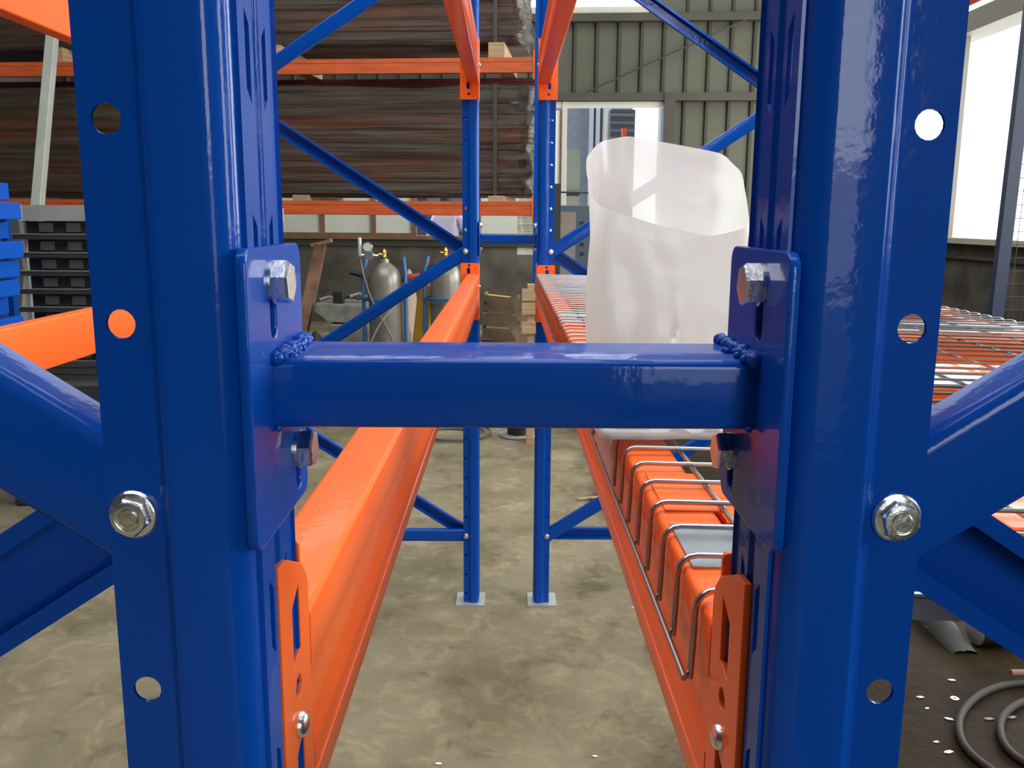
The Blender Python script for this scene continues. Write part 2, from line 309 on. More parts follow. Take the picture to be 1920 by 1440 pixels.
# ------------------------------------------------------------ pallet racking
PT = .075; ZB = 1.3147; ZN = [ZB-14*PT, ZB-7*PT, ZB, ZB+7*PT, ZB+14*PT]
XL, XR = -.0995, .1078; YN, YF = .331, 3.1695; FD = 1.014
H_UP = 2.72
def upright_mesh():
    """open omega section, front face at x=0 looking +x, flange towards -x; y 0..0.075; real holes and slots"""
    vs = []; fs = []
    def V(*p): vs.append(p); return len(vs)-1
    K = int(H_UP/PT); zc0 = ZB % PT; zs0 = (ZB+.0245) % PT
    def strip(path):
        r0 = [V(x, y, 0) for x, y in path]; r1 = [V(x, y, K*PT) for x, y in path]
        for i in range(len(path)-1): fs.append((r0[i], r0[i+1], r1[i+1], r1[i]))
    def cells(a, b, hole, z_c):      # panel from a to b with one hole per pitch; hole: list of (u, z) round the cell centre
        a, b = Vector(a), Vector(b); L_ = (b-a).length; d = (b-a)/L_
        n = len(hole)
        zz = z_c-PT/2
        P = lambda u, z: V(a.x+d.x*u, a.y+d.y*u, z)
        if zz > 1e-6: fs.append((P(0, 0), P(L_, 0), P(L_, zz), P(0, zz)))
        while zz+PT < K*PT+1e-6:
            zc = zz+PT/2
            inner = [P(u, zc+z) for u, z in hole]
            outer = []
            m = 16
            for k in range(m):
                an = 2*PI*(k+.5)/m; cx, sz = math.cos(an), math.sin(an)
                uc = sum(h[0] for h in hole)/n
                t = min(((L_-uc) if cx > 0 else uc)/abs(cx), (PT/2)/abs(sz))
                outer.append((uc+cx*t, sz*t))
            # snap the corners
            for cu, cz in ((0, -PT/2), (L_, -PT/2), (L_, PT/2), (0, PT/2)):
                j = min(range(m), key=lambda i: (outer[i][0]-cu)**2+(outer[i][1]-cz)**2); outer[j] = (cu, cz)
            oi = [P(u, zc+z) for u, z in outer]
            for k in range(m): fs.append((inner[k], inner[(k+1) % m], oi[(k+1) % m], oi[k]))
            zz += PT
        if K*PT-zz > 1e-6: fs.append((P(0, zz), P(L_, zz), P(L_, K*PT), P(0, K*PT)))
    def arc(cx, cy, r, a0, a1, n=5): return [(cx+r*math.cos(math.radians(a0+(a1-a0)*k/n)), cy+r*math.sin(math.radians(a0+(a1-a0)*k/n))) for k in range(n+1)]
    def slot(uc, w_, h_, sk):        # slanted-end slot as 16 points starting near angle 11 deg
        out = []
        for k in range(16):
            an = 2*PI*(k+.5)/16; cx, sz = math.cos(an), math.sin(an)
            t = min(w_/2/abs(cx), h_/2/abs(sz)); u, z = cx*t, sz*t
            if abs(z) > h_/2*.7: z += sk*u
            out.append((uc+u, z))
        return out
    hole = [(.0103+.0056*math.cos(2*PI*(k+.5)/16), .0056*math.sin(2*PI*(k+.5)/16)) for k in range(16)]
    W_ = .075
    for side in (0, 1):
        y = (lambda q: q) if side == 0 else (lambda q: W_-q)
        cells((-.0568, y(.007)), (-.0372, y(.007)), hole, zc0)
        strip([(-.0372, y(.007)), (-.0358, y(.0068)), (-.0347, y(.0060)), (-.0339, y(.0049)), (-.0317, y(.0018)), (-.0309, y(.0007)), (-.0297, y(.0001)), (-.0280, y(0)), (-.0105, y(0))]+[(p[0], y(p[1])) for p in arc(-.0105, .0105, .0105, -90, 0, 8)][1:])
        cells((0, y(.0105)), (0, y(.0295)), slot(.0118, .0062, .029, -.9), zs0)
        strip([(0, y(.0295)), (-.0006, y(.0303)), (-.0018, y(.0312)), (-.0024, y(.0325)), (-.0024, y(.0375))])
    me = bpy.data.meshes.new('upright'); me.from_pydata(vs, [], fs)
    bm = bmesh.new(); bm.from_mesh(me); bmesh.ops.remove_doubles(bm, verts=bm.verts, dist=1e-5); bmesh.ops.recalc_face_normals(bm, faces=bm.faces)
    f0 = next(f for f in bm.faces if abs(f.calc_center_median().y) < 1e-6)
    if f0.normal.y > 0: bmesh.ops.reverse_faces(bm, faces=bm.faces[:])
    bm.to_mesh(me); bm.free()
    o = bpy.data.objects.new('tmp', me); COL.objects.link(o); sm = o.modifiers.new('solid', 'SOLIDIFY'); sm.thickness = .0018; sm.offset = -1; sm.use_even_offset = False
    dg = bpy.context.evaluated_depsgraph_get(); dg.update(); m2 = bpy.data.meshes.new_from_object(o.evaluated_get(dg)); bpy.data.objects.remove(o); me = m2; me.name = 'upright'
    me.materials.clear(); me.materials.append(BLUE)
    me.polygons.foreach_set('use_smooth', [True]*len(me.polygons)); me.set_sharp_from_angle(angle=math.radians(38))
    return me
UPR = upright_mesh()
UPM = UPR.copy(); UPM.transform(Matrix.Scale(-1, 4, (1, 0, 0))); UPM.flip_normals()
def chan(p0, p1, web_front, yw, depth=.023, w_=.045):
    """C channel brace in the X-Z plane; web at y=yw, flanges run away from it"""
    p0, p1 = Vector(p0), Vector(p1); a = (p1-p0).normalized(); n = a.cross(Vector((0, 1, 0))).normalized()
    d = 1 if web_front else -1; h = w_/2; t = .0022; r = .004
    r = .0065
    prof = [(-h, depth)]+[(-h+r*(1-math.cos(math.radians(k*18))), r-r*math.sin(math.radians(k*18))) for k in range(6)]+[(h-r+r*math.sin(math.radians(k*18)), r-r*math.cos(math.radians(k*18))) for k in range(6)]+[(h, depth), (h-.008, depth), (h-.008, depth-t), (h-t, depth-t), (h-t, r), (h-r, t),
            (-h+r, t), (-h+t, r), (-h+t, depth-t), (-h+.008, depth-t), (-h+.008, depth)]
    m = MB(); vs = [p+n*q[0]+Vector((0, yw+d*q[1], 0)) for p in (p0, p1) for q in prof]; k = len(prof)
    m.add(vs, [(i, (i+1) % k, k+(i+1) % k, k+i) for i in range(k)]+[tuple(range(k))[::-1], tuple(range(k, 2*k))])
    return m
def nut_mesh():
    m = MB(); n = 24
    m.lathe([(.0098, 0), (.0098, -.0012), (.009, -.0022), (.0078, -.0026)], axis=(0, 1, 0), n=28)
    m.lathe([(.0080, -.0018), (.0080, -.0052), (.0072, -.0064)], axis=(0, 1, 0), n=6)
    m.lathe([(.0070, -.006), (.0066, -.0068), (.0050, -.0070), (.0046, -.0062), (.0044, -.0060), (.0042, -.0066), (.0036, -.007), (.0, -.0071)], axis=(0, 1, 0), n=24)
    return m.mesh('nut', ZINC, smooth=30)
NUT = nut_mesh()
SHK = MB().lathe([(.0038, 0), (.0038, .072), (.0068, .073), (.0068, .078), (.001, .079)], axis=(0, 1, 0), n=12).mesh('bolt_shank', ZINC, smooth=40)
FOOT = MB().box(-.085, .022, -.022, .098, 0, .004).mesh('base_plate', mat('dull_galvanised_plate', (.45, .47, .45), .45, metal=.5))
def rack_frame(side, y, first_flat, label, group):
    X = XL if side < 0 else XR
    t = thing('rack_upright_frame', (X, y, 0), label, 'rack frame', group)
    inn, outm = (UPR, UPM) if side < 0 else (UPM, UPR)
    put('upright', inn, t); put('upright', outm, t, loc=(side*FD, 0, 0))
    for x, sg in ((0, -side), (side*FD, side)):
        f = put('base_plate', FOOT, t, loc=(x, 0, 0)); f.rotation_euler.z = 0
        if sg < 0: f.scale.x = -1
    xi = side*.0465; xo = side*(FD-.0465)
    nodes = [(xi, ZN[0]), (xo, ZN[0]+.6), (xi, ZN[2]), (xo, ZN[2]-.6), (xo, ZN[2]+.6), (xi, ZN[4]), (xo, ZN[4]-.6)]
    for k, (n0, n1) in enumerate(((0, 1), (3, 2), (2, 4), (6, 5))):
        flat = (k % 2 == 0) == first_flat
        a, b = Vector((nodes[n0][0], 0, nodes[n0][1])), Vector((nodes[n1][0], 0, nodes[n1][1])); e = (b-a).normalized()*.018
        dn = Vector((0, 0, -.0025 if flat else 0)); chan(a-e+dn, b+e+dn, flat, .0102 if flat else .0615).build('diagonal_brace', BLUE, t, smooth=40)
    for z, fl in ((ZN[0], not first_flat), (ZN[4]+.15, True)):
        chan((xi-side*.0, 0, z), (xo, 0, z), fl, .0102 if fl else .0615).build('horizontal_brace', BLUE, t, smooth=40)
    for x, z in nodes+[(xo, ZN[0])]:
        n_ = put('bolt', SHK, t, loc=(x, .007, z)); tag(n_, 'silver zinc plated bolt')
        q = put('flange_nut', NUT, n_); 
    return t
rack_frame(-1, YN, True, 'blue rack frame close to the camera on the left, one hole showing orange', None)
rack_frame(1, YN, True, 'blue rack frame close to the camera on the right, with a glossy pale reflection', None)
rack_frame(-1, YF, False, 'blue rack frame at the far end, left one with the orange beam hooked on it', None)
rack_frame(1, YF, True, 'blue rack frame at the far end, right one beside the wire mesh deck', None)

# connectors and beams
def connector_meshes():
    H = .207
    def sl(c, z, w_, h_): return [(c-w_/2, z-h_/2+.002), (c+w_/2, z-h_/2-.003), (c+w_/2, z+h_/2-.003), (c-w_/2, z+h_/2+.004)]
    # front leg in (y, z): y 0..0.054, z 0..H
    out = [(0, .012), (.008, 0), (.054, 0), (.054, H), (.04, H-.001), (.012, H-.0135), (.003, H-.022), (0, H-.03)]
    holes = [sl(.026, z, .014, .030) for z in (.018, .093, .167)]+[circ(.026, z, .0055) for z in (.137, .061)]
    A = plate(out, holes, .0035, MX(.00175+.0), ORG, 'connector_front_leg')
    # beam leg in (x, z): x -0.06..0
    out = rrect(-.0615, .0, 0, H-.006, .003)
    holes = [circ(-.032, H-.014, .0045), circ(-.032, .018, .0045), rrect(-.034-.0055, -.034+.0055, H-.045, H-.022, .005), rrect(-.034-.0055, -.034+.0055, .034, .058, .005), circ(-.030, .08, .0045)]
    B = plate(out, holes, .0035, MY(0), ORG, 'connector_beam_leg')
    return A, B
CA, CB = connector_meshes()
def mirror(me):
    c = me.copy(); c.transform(Matrix.Scale(-1, 4, (1, 0, 0))); c.flip_normals(); return c
def fliy(me):
    c = me.copy(); c.transform(Matrix.Scale(-1, 4, (0, 1, 0))); c.flip_normals(); return c
CA2, CB2 = fliy(CA), CB
CAm, CA2m, CBm = mirror(CA), mirror(CA2), mirror(CB)
def beam_prof(bh=.110, bw=.0415, g=True):
    # (x, z): visible face at x=0 side, box going -x ; small seam near the bottom
    r = .004; P = []
    def arc(cx, cz, a0, a1):
        for k in range(5):
            a = math.radians(a0+(a1-a0)*k/4); P.append((cx+r*math.cos(a), cz+r*math.sin(a)))
    arc(-bw+r, -r, 180, 90); arc(-r, -r, 90, 0)
    P.extend([(0, -.030), (-.0016, -.033), (-.0016, -.070), (0, -.073), (0, -bh+.0225), (-.003, -bh+.0215), (-.003, -bh+.0192), (.0003, -bh+.0182)])
    P.extend([(.0003, -bh+.003), (-.0005, -bh+.0012), (-.002, -bh)]); arc(-bw+r, -bh+r, 270, 180)
    return P
def rack_beam(side, xface, top, inner, label, group=None, near=True):
    """side -1 left rack; face on xface; inner beams face the gap between the racks, outer ones the aisle"""
    ln = (YF-.0035)-(YN+.075+.0105)
    y0 = YN+.089; y1 = YF-.0052
    t = thing('rack_beam', (xface, y0, top), label, 'rack beam', group)
    fm = 1 if ((side < 0) == inner) else -1       # +1: face looks +x
    P = beam_prof(); m = MB(); k = len(P)
    vs = [(q[0]*fm, yy, q[1]) for yy in (0, y1-y0) for q in P]
    m.add(vs, [(i, (i+1) % k, k+(i+1) % k, k+i) for i in range(k)]+[tuple(range(k))[::-1], tuple(range(k, 2*k))])
    m.build('beam', ORG, t, smooth=35)
    z = .043-.207
    for yy, a, am, b, bm_ in ((-.0018, CA2, CA2m, CB, CBm), (y1-y0+.0018, CA, CAm, CB, CBm)):
        c = put('connector', a if fm > 0 else am, t, loc=(-fm*.0035, yy, z))
        d = put('connector_plate', b if fm > 0 else bm_, c, loc=(0, 0, 0))
        s_ = -1 if yy < .1 else 1
        bo = MB().lathe([(.0062, 0), (.006, .0018), (.0045, .0034), (.0018, .0042), (0, .0044)], c=(fm*.0035, s_*.026, .207-.0895), axis=(fm, 0, 0), n=16).build('locking_bolt', ZINC, c, smooth=60); tag(bo, 'round silver bolt head')
        for zz in ((.167, .05) if s_ > 0 else ()): MB().lathe([(.003, -.002), (.0035, .001), (.001, .003)], c=(fm*.0035, s_*.004, zz), axis=(fm, 0, 0), n=8).build('weld_spot', ORG, c, smooth=60)
    return t
T1L, T1R, T2 = 1.238, 1.232, 1.990
XBL, XBR = -.0975, .1035
rack_beam(-1, XBL, T1L, True, 'bright orange beam of the left rack running from the near left frame at waist height')
rack_beam(-1, XBL, T2, True, 'orange beam overhead on the left side of the gap, its lower face showing')
rack_beam(1, XBR, T1R, True, 'orange beam of the right rack under the bent ends of the wire deck')
rack_beam(1, XBR, T2, True, 'orange beam overhead on the right side of the gap in front of the ribbed wall')
XO = XL-FD; XOR = XR+FD
rack_beam(-1, -1.073, 1.199, False, 'sunlit orange beam on the far left behind the near blue frame and brace')
rack_beam(-1, -1.073, 1.952, False, 'orange beam in the top left corner of the picture')
rack_beam(1, 1.079, 1.21, False, 'orange beam of the right rack under the outer edge of the wire deck')
rack_beam(1, 1.079, 2.035, False, 'orange beam high up beyond the near right frame')

# row spacers
def row_spacer(y, label):
    t = thing('row_spacer', (0, y, ZB), label, 'row spacer')
    zt = 1.3730-ZB; zbm = 1.3437-ZB; ya, yb = .031, .087
    P = rrect(ya, yb, zbm, zt, .0035, 4); m = MB(); k = len(P); x0, x1 = XL+.0042, XR-.0042
    m.add([(x, q[0], q[1]) for x in (x0, x1) for q in P], [(i, (i+1) % k, k+(i+1) % k, k+i) for i in range(k)]+[tuple(range(k))[::-1], tuple(range(k, 2*k))])
    m.build('tube', BLUE, t, smooth=35)
    for sx, X in ((1, XL), (-1, XR)):
        out = rrect(-.002, .086, 1.301-ZB, 1.4185-ZB, .007, 5)
        holes = [rrect(.035-.0048, .035+.0048, 1.381-ZB, 1.408-ZB, .0047, 4), rrect(.068-.0048, .068+.0048, 1.307-ZB, 1.333-ZB, .0047, 4)]
        me = plate(out, holes, .0042, MX(X+sx*.0021), BLUE, 'end_plate', .0008)
        pl = put('end_plate', me, t)
        for yy, zz in ((.035, 1.404-ZB), (.068, 1.3255-ZB)):
            x_ = X+sx*.0042
            h = MB().lathe([(.0088, 0), (.0088, .0012)], c=(x_, yy, zz), axis=(sx, 0, 0), n=20)
            h.lathe([(.0088, .0012), (.0092, .0014), (.0092, .0068), (.0082, .0078), (.0, .0079)], c=(x_, yy, zz), axis=(sx, .0, .0), n=6)
            h.lathe([(.0044, -.02), (.0044, .001)], c=(x_, yy, zz), axis=(sx, 0, 0), n=12)
            tag(h.build('hex_bolt', ZINC, t, smooth=25), 'silver hexagon bolt')
        # weld bead round the joint
        wd = MB(); wd2 = MB()
        for k in range(26):
            q = k/25; yy = ya+(yb-ya)*q
            for zz, r in ((zt, .0032), (zbm, .0016)):
                c = Vector((X+sx*(.0046+random.uniform(0, .0025)), yy, zz+random.uniform(0, .0015)))
                rr = r*random.uniform(.7, 1.25); (wd if zz == zt else wd2).lathe([(0, -rr), (rr*.7, -rr*.7), (rr, 0), (rr*.7, rr*.7), (0, rr)], c=c, axis=(random.uniform(-1, 1), random.uniform(-1, 1), 1), n=7)
        for k in range(14):
            c = Vector((X+sx*(.006+random.uniform(0, .006)), ya+random.uniform(0, .03), zt+random.uniform(-.0005, .001))); rr = .0018
            wd.lathe([(0, -rr), (rr*.8, -rr*.5), (rr, 0), (rr*.7, rr*.7), (0, rr)], c=c, n=7)
        wd.build('weld_bead', BLUE, t, smooth=60); wd2.build('weld_bead', BLUE, t, smooth=60)
    return t
row_spacer(YN, 'blue square tube spacer bolted between the two near frames')
row_spacer(YF, 'small blue tube spacer between the two far frames')

# ------------------------------------------------------------ wire mesh decks with their supports
RW = .0019; ZW = T1R+RW*3+.001
def cross_wire_mesh():
    xi, xo = .0990, 1.1245; ZO = ZW-.022
    P = [(xi, 0, 1.189), (xi+.0008, 0, 1.21), (xi+.0012, 0, ZW-.011)]
    P += [(xi+.0012+.011*(1-math.cos(a)), 0, ZW-.011+.011*math.sin(a)) for a in (PI/8, PI/4, 3*PI/8, PI/2)]
    P += [(xo-.011+.011*math.sin(a), 0, ZO-.011+.011*math.cos(a)) for a in (0, PI/4, PI/2)]+[(xo, 0, 1.175)]
    return MB().tube(P, RW, 7).mesh('cross_wire', WIRE, smooth=60)
CW = cross_wire_mesh()
LX = [.15, .25, .36, .475, .59, .705, .82, .94, 1.05]
zx = lambda x: -.022*(x-.11)/1.0
def mesh_deck(y0, y1, label):
    t = thing('wire_mesh_deck', (0, y0, 0), label, 'wire deck', 'wire mesh deck panels on the right rack')
    n = int(round((y1-y0)/.0502)); st = (y1-y0)/n
    for k in range(n+1): put('cross_wire', CW, t, loc=(0, k*st, 0))
    lm = MB().tube([(0, -.004, 0), (0, y1-y0+.004, 0)], RW, 7).mesh('long_wire', WIRE, smooth=60)
    for x in LX: put('long_wire', lm, t, loc=(x, 0, ZW-2*RW+zx(x)))
    for x, z in ((.0990-2*RW, 1.191), (1.1245+2*RW, 1.177)): put('long_wire', lm, t, loc=(x, 0, z))
    ch = MB().box(0, 1.0, 0, .075, 0, .0016).box(.044, .96, 0, .0015, -.028, 0).box(.044, .96, .0735, .075, -.028, 0).mesh('support_channel', GALV)
    for q in ((.045, .69, 1.27) if y0 < 1 else (.05, .66, 1.2)): put('support_channel', ch, t, loc=(.108, q, T1R+.0002)).rotation_euler.y = .022
    return t
mesh_deck(.442, 1.785, 'near galvanised wire mesh deck panel on the right rack, nearest bent wire ends showing')
mesh_deck(1.806, 3.13, 'far galvanised wire mesh deck panel on the right rack, closing up to the far frame')
def support_bar(y, w_, label):
    t = thing('pallet_support_bar', (.15, y, T1R-.001), label, 'support bar', 'orange support bars under the wire decks'); t.rotation_euler.y = .022
    x0, x1 = .002, .926
    P = [(0, -.045), (.002, -.045), (.002, -.004), (w_-.002, -.004), (w_-.002, -.045), (w_, -.045), (w_, -.001), (w_-.003, .0), (.003, 0), (0, -.001)]
    P = [(a, b-.004) for a, b in P]
    m = MB(); k = len(P); m.add([(x, q[0], q[1]) for x in (x0, x1) for q in P], [(i, (i+1) % k, k+(i+1) % k, k+i) for i in range(k)]+[tuple(range(k))[::-1], tuple(range(k, 2*k))])
    m.build('bar', ORG, t)
    for x in (-.040, .926):
        MB().box(x, x+.042, .004, w_-.004, .0004, .0018).build('end_lug', ORG, t)
for y, l in ((.585, 'nearest'), (1.13, 'second'), (1.27, 'third'), (1.66, 'fourth'), (2.2, 'fifth'), (2.75, 'farthest')):
    support_bar(y, .1, '%s orange cross bar under the wire mesh deck' % l)

# ------------------------------------------------------------ plastic bag on the deck
PL = bpy.data.materials.new('milky_plastic_film'); PL.use_nodes = True; nt = PL.node_tree; N = nt.nodes; L = nt.links
for n_ in list(N): N.remove(n_)
out = N.new('ShaderNodeOutputMaterial'); di = N.new('ShaderNodeBsdfDiffuse'); di.inputs[0].default_value = (.84, .87, .84, 1)
tl = N.new('ShaderNodeBsdfTranslucent'); tl.inputs[0].default_value = (.83, .87, .84, 1); tr = N.new('ShaderNodeBsdfTransparent'); gl = N.new('ShaderNodeBsdfGlossy'); gl.inputs['Roughness'].default_value = .35
tc = N.new('ShaderNodeTexCoord'); n1 = N.new('ShaderNodeTexNoise'); n1.inputs['Scale'].default_value = 30; n1.inputs['Detail'].default_value = 6; L.new(tc.outputs['Object'], n1.inputs[0])
bp = N.new('ShaderNodeBump'); bp.inputs['Strength'].default_value = .25; bp.inputs['Distance'].default_value = .01; L.new(n1.outputs[0], bp.inputs['Height'])
for s_ in (di, gl): L.new(bp.outputs[0], s_.inputs['Normal'])
def mixs(a, b, f): m = N.new('ShaderNodeMixShader'); m.inputs[0].default_value = f; L.new(a, m.inputs[1]); L.new(b, m.inputs[2]); return m.outputs[0]
L.new(mixs(mixs(mixs(di.outputs[0], tl.outputs[0], .5), tr.outputs[0], .09), gl.outputs[0], .05), out.inputs[0])
def bag():
    y0, y1 = .84, .955; n = 64
    xl, xr = at(1118, 500, y0).x, at(1404, 500, y0).x
    zt_back = at(1190, 258, y1).z; zt_l = at(1100, 290, y0+.05).z
    ztf = [at(1108, 385, y0).z, at(1240, 424, y0).z, at(1325, 444, y0).z, at(1400, 425, y0).z]
    m = MB(); rows = 30
    base = []
    # outline (x, y, top z), counter clockwise from front left
    def seg(a, b, k): return [tuple(a[i]+(b[i]-a[i])*j/k for i in range(3)) for j in range(k)]
    zf = ztf
    FL = (xl+.0, y0, zf[0]); F2 = (xl+(xr-xl)*.44, y0-.004, zf[1]); F3 = (xl+(xr-xl)*.73, y0-.002, zf[2]); FR = (xr, y0, zf[3])
    RM = (xr+.003, (y0+y1)/2, at(1400, 322, (y0+y1)/2).z); BR = (xr-.0, y1, at(1352, 288, y1).z); B2 = (at(1240, 265, y1).x, y1+.006, at(1240, 265, y1).z); B3 = (at(1185, 254, y1).x, y1+.004, at(1185, 254, y1).z)
    BL = (at(1132, 266, y1).x, y1-.01, at(1132, 266, y1).z); LM = (at(1099, 297, y0+.05).x, y0+.05, at(1099, 297, y0+.05).z)
    pts = [FL, F2, F3, FR, RM, BR, B2, B3, BL, LM]; ring = []
    for i, p_ in enumerate(pts): ring += seg(p_, pts[(i+1) % len(pts)], 8)
    for _ in range(3): ring = [tuple((ring[i-1][k]+2*ring[i][k]+ring[(i+1) % len(ring)][k])/4 for k in range(3)) for i in range(len(ring))]
    nr = len(ring); cx, cy = (xl+xr)/2, (y0+y1)/2; zbt = ZW+.003
    vs = []
    for r in range(rows+1):
        q = r/rows
        for i, (x, y, zt) in enumerate(ring):
            z = zbt+(zt-zbt)*q
            # lower down the bag is fuller and rounder, pushed towards the camera at the very bottom
            bul = 1+.05*math.sin(q*PI)+.0
            xx = cx+(x-cx)*(bul if q < .97 else 1)
            yy = cy+(y-cy)*(1+.25*math.sin(min(q*1.3, 1)*PI))
            if y < cy and q < .28: yy -= .085*(1-q/.28)**1.6
            nn = noise.noise(Vector((x*16, y*16, z*9+3)))*.006+noise.noise(Vector((x*45, y*45+7, z*30)))*.0022
            f1 = abs(noise.noise(Vector((x*9+z*7, z*5-x*4, 2.3))))*.009
            dx, dy = x-cx, y-cy; l_ = math.hypot(dx, dy); s_ = (nn-f1)*(1-.5*(q > .95))
            # narrow at the waist on the left
            if x < cx: xx += .006*math.sin(q*PI*1.2)
            vs.append((xx+dx/l_*s_, yy+dy/l_*s_*1.6, z))
    m.add(vs, [(r*nr+i, r*nr+(i+1) % nr, (r+1)*nr+(i+1) % nr, (r+1)*nr+i) for r in range(rows) for i in range(nr)]+[tuple(range(nr))[::-1]])
    me = m.mesh('plastic_bag', PL); me.polygons.foreach_set('use_smooth', [True]*len(me.polygons))
    t = thing('plastic_bag', (0, 0, 0), 'milky white open plastic bag standing on the wire mesh deck', 'bag')
    o = put('bag_film', me, t)
    # loose fold of film lying over the deck edge towards the camera
    m = MB(); vs = []; nx, ny = 26, 12
    for j in range(ny+1):
        for i in range(nx+1):
            u, v = i/nx, j/ny
            x = .098+u*.155; y = .905-.165*v+.05*u*v-.03*u+.03*(1-u)*v; z = ZW+.004+.006*noise.noise(Vector((x*30, y*25, 1)))**2*8
            if u < .12: x = .098-.006*math.sin(u/.12*PI); z -= (.12-u)/.12*.055
            vs.append((x, y, z+.0015*noise.noise(Vector((x*90, y*80, 5)))))
    m.add(vs, [(j*(nx+1)+i, j*(nx+1)+i+1, (j+1)*(nx+1)+i+1, (j+1)*(nx+1)+i) for j in range(ny) for i in range(nx)])
    me = m.mesh('bag_fold', PL); me.polygons.foreach_set('use_smooth', [True]*len(me.polygons)); put('loose_fold', me, t)
    # small goods in the bottom of the bag
    g = MB()
    for k in range(40):
        c_ = Vector((random.uniform(xl+.015, xr-.015), random.uniform(y0+.0, y1-.01), ZW+.012+random.uniform(0, .05)))
        a = Vector((random.uniform(-1, 1), random.uniform(-1, 1), random.uniform(-.5, .5))).normalized()*.022
        g.tube([c_-a, c_+a], .005, 6)
    g2 = g.build('packed_bolts', ZINC, t); g2['kind'] = 'stuff'
bag()

# ------------------------------------------------------------ second rack with wrapped bundles, behind the aisle
A2 = math.atan(.1); RM2 = Matrix.Translation((0, 7.0, 0)) @ Matrix.Rotation(-A2, 4, 'Z')
def rl(u, v, off=0):
    d = ray(u, v); Mi = RM2.inverted(); o = Mi @ CP; e = Mi.to_3x3() @ d
    p = o+e*((off-o.y)/e.y); return p.x, p.z
s_end = rl(1003, 120)[0]; s_l = -4.75
zl1 = rl(800, 377)[1]; zl0 = rl(800, 403)[1]; zu1 = rl(900, 108)[1]; zu0 = rl(900, 136)[1]
def rbox(mb, s0, s1, t0, t1, z0, z1): return mb.box(s0, s1, t0, t1, z0, z1)
def bg_beam(t0, z0, z1, m, label):
    t = thing('storage_rack_beam', RM2 @ Vector((s_end, t0, z0)), label, 'rack beam'); Mi = Matrix.Translation(-t.location)
    b = MB(Mi @ RM2); h = z1-z0
    P = [(0, 0), (.05, 0), (.05, h), (0, h), (0, h*.72), (.004, h*.7), (.004, h*.34), (0, h*.32)]
    b.add([(s, t0+q[0], z0+q[1]) for s in (s_l, s_end-.012) for q in P], [(i, (i+1) % 8, 8+(i+1) % 8, 8+i) for i in range(8)]+[tuple(range(8))[::-1], tuple(range(8, 16))])
    b.build('beam', m, t)
    MB(Mi @ RM2).box(s_end-.012, s_end, t0-.006, t0+.06, z0-.05, z1+.05).build('connector', ORG, t)
    return t
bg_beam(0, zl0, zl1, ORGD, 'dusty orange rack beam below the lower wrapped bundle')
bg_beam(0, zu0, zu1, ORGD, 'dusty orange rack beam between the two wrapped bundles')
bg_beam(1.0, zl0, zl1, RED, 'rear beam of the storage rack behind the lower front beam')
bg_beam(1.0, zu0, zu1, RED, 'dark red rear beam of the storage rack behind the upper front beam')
for s, l in ((s_end+.001, 'right'), (s_l-.08, 'left')):
    t = thing('storage_rack_frame', RM2 @ Vector((s, 0, 0)), 'blue end frame at the %s of the storage rack holding wrapped bundles' % l, 'rack frame'); Mi = Matrix.Translation(-t.location)
    for y in (0, 1.0): MB(Mi @ RM2).box(s, s+.06, y-.01, y+.06, 0, 4.2).build('upright', BLUEF, t)
    for z in (.4, 1.3, 2.2, 3.1): MB(Mi @ RM2).obox((s+.03, .05, z), (s+.03, 1.0, z+.45), .03, .04).build('diagonal_brace', BLUEF, t)
FILM = bpy.data.materials.new('dusty_brown_wrap_film'); FILM.use_nodes = True; nt = FILM.node_tree; N = nt.nodes; L = nt.links
p = N['Principled BSDF']; tc = N.new('ShaderNodeTexCoord'); mp = N.new('ShaderNodeMapping'); mp.inputs['Scale'].default_value = (.5, 1, 14); L.new(tc.outputs['Object'], mp.inputs[0])
n1 = N.new('ShaderNodeTexNoise'); n1.inputs['Scale'].default_value = 2.2; n1.inputs['Detail'].default_value = 7; n1.inputs['Distortion'].default_value = .5; L.new(mp.outputs[0], n1.inputs[0])
r = N.new('ShaderNodeValToRGB'); r.color_ramp.elements[0].position = .3; r.color_ramp.elements[0].color = (.02, .012, .007, 1); r.color_ramp.elements[1].position = .7; r.color_ramp.elements[1].color = (.075, .055, .034, 1)
L.new(n1.outputs[0], r.inputs[0]); L.new(r.outputs[0], p.inputs['Base Color']); p.inputs['Roughness'].default_value = .5
b = N.new('ShaderNodeBump'); b.inputs['Strength'].default_value = .6; b.inputs['Distance'].default_value = .03; L.new(n1.outputs[0], b.inputs['Height']); L.new(b.outputs[0], p.inputs['Normal'])
mp2 = N.new('ShaderNodeMapping'); mp2.inputs['Scale'].default_value = (.4, 1, 5); L.new(tc.outputs['Object'], mp2.inputs[0]); n2 = N.new('ShaderNodeTexNoise'); n2.inputs['Scale'].default_value = 1.6; n2.inputs['Detail'].default_value = 4; L.new(mp2.outputs[0], n2.inputs[0])
r2 = N.new('ShaderNodeValToRGB'); r2.color_ramp.elements[0].position = .35; r2.color_ramp.elements[0].color = (.92, .92, .92, 1); r2.color_ramp.elements[1].position = .68; r2.color_ramp.elements[1].color = (.6, .6, .6, 1)
L.new(n2.outputs[0], r2.inputs[0]); L.new(r2.outputs[0], p.inputs['Alpha'])
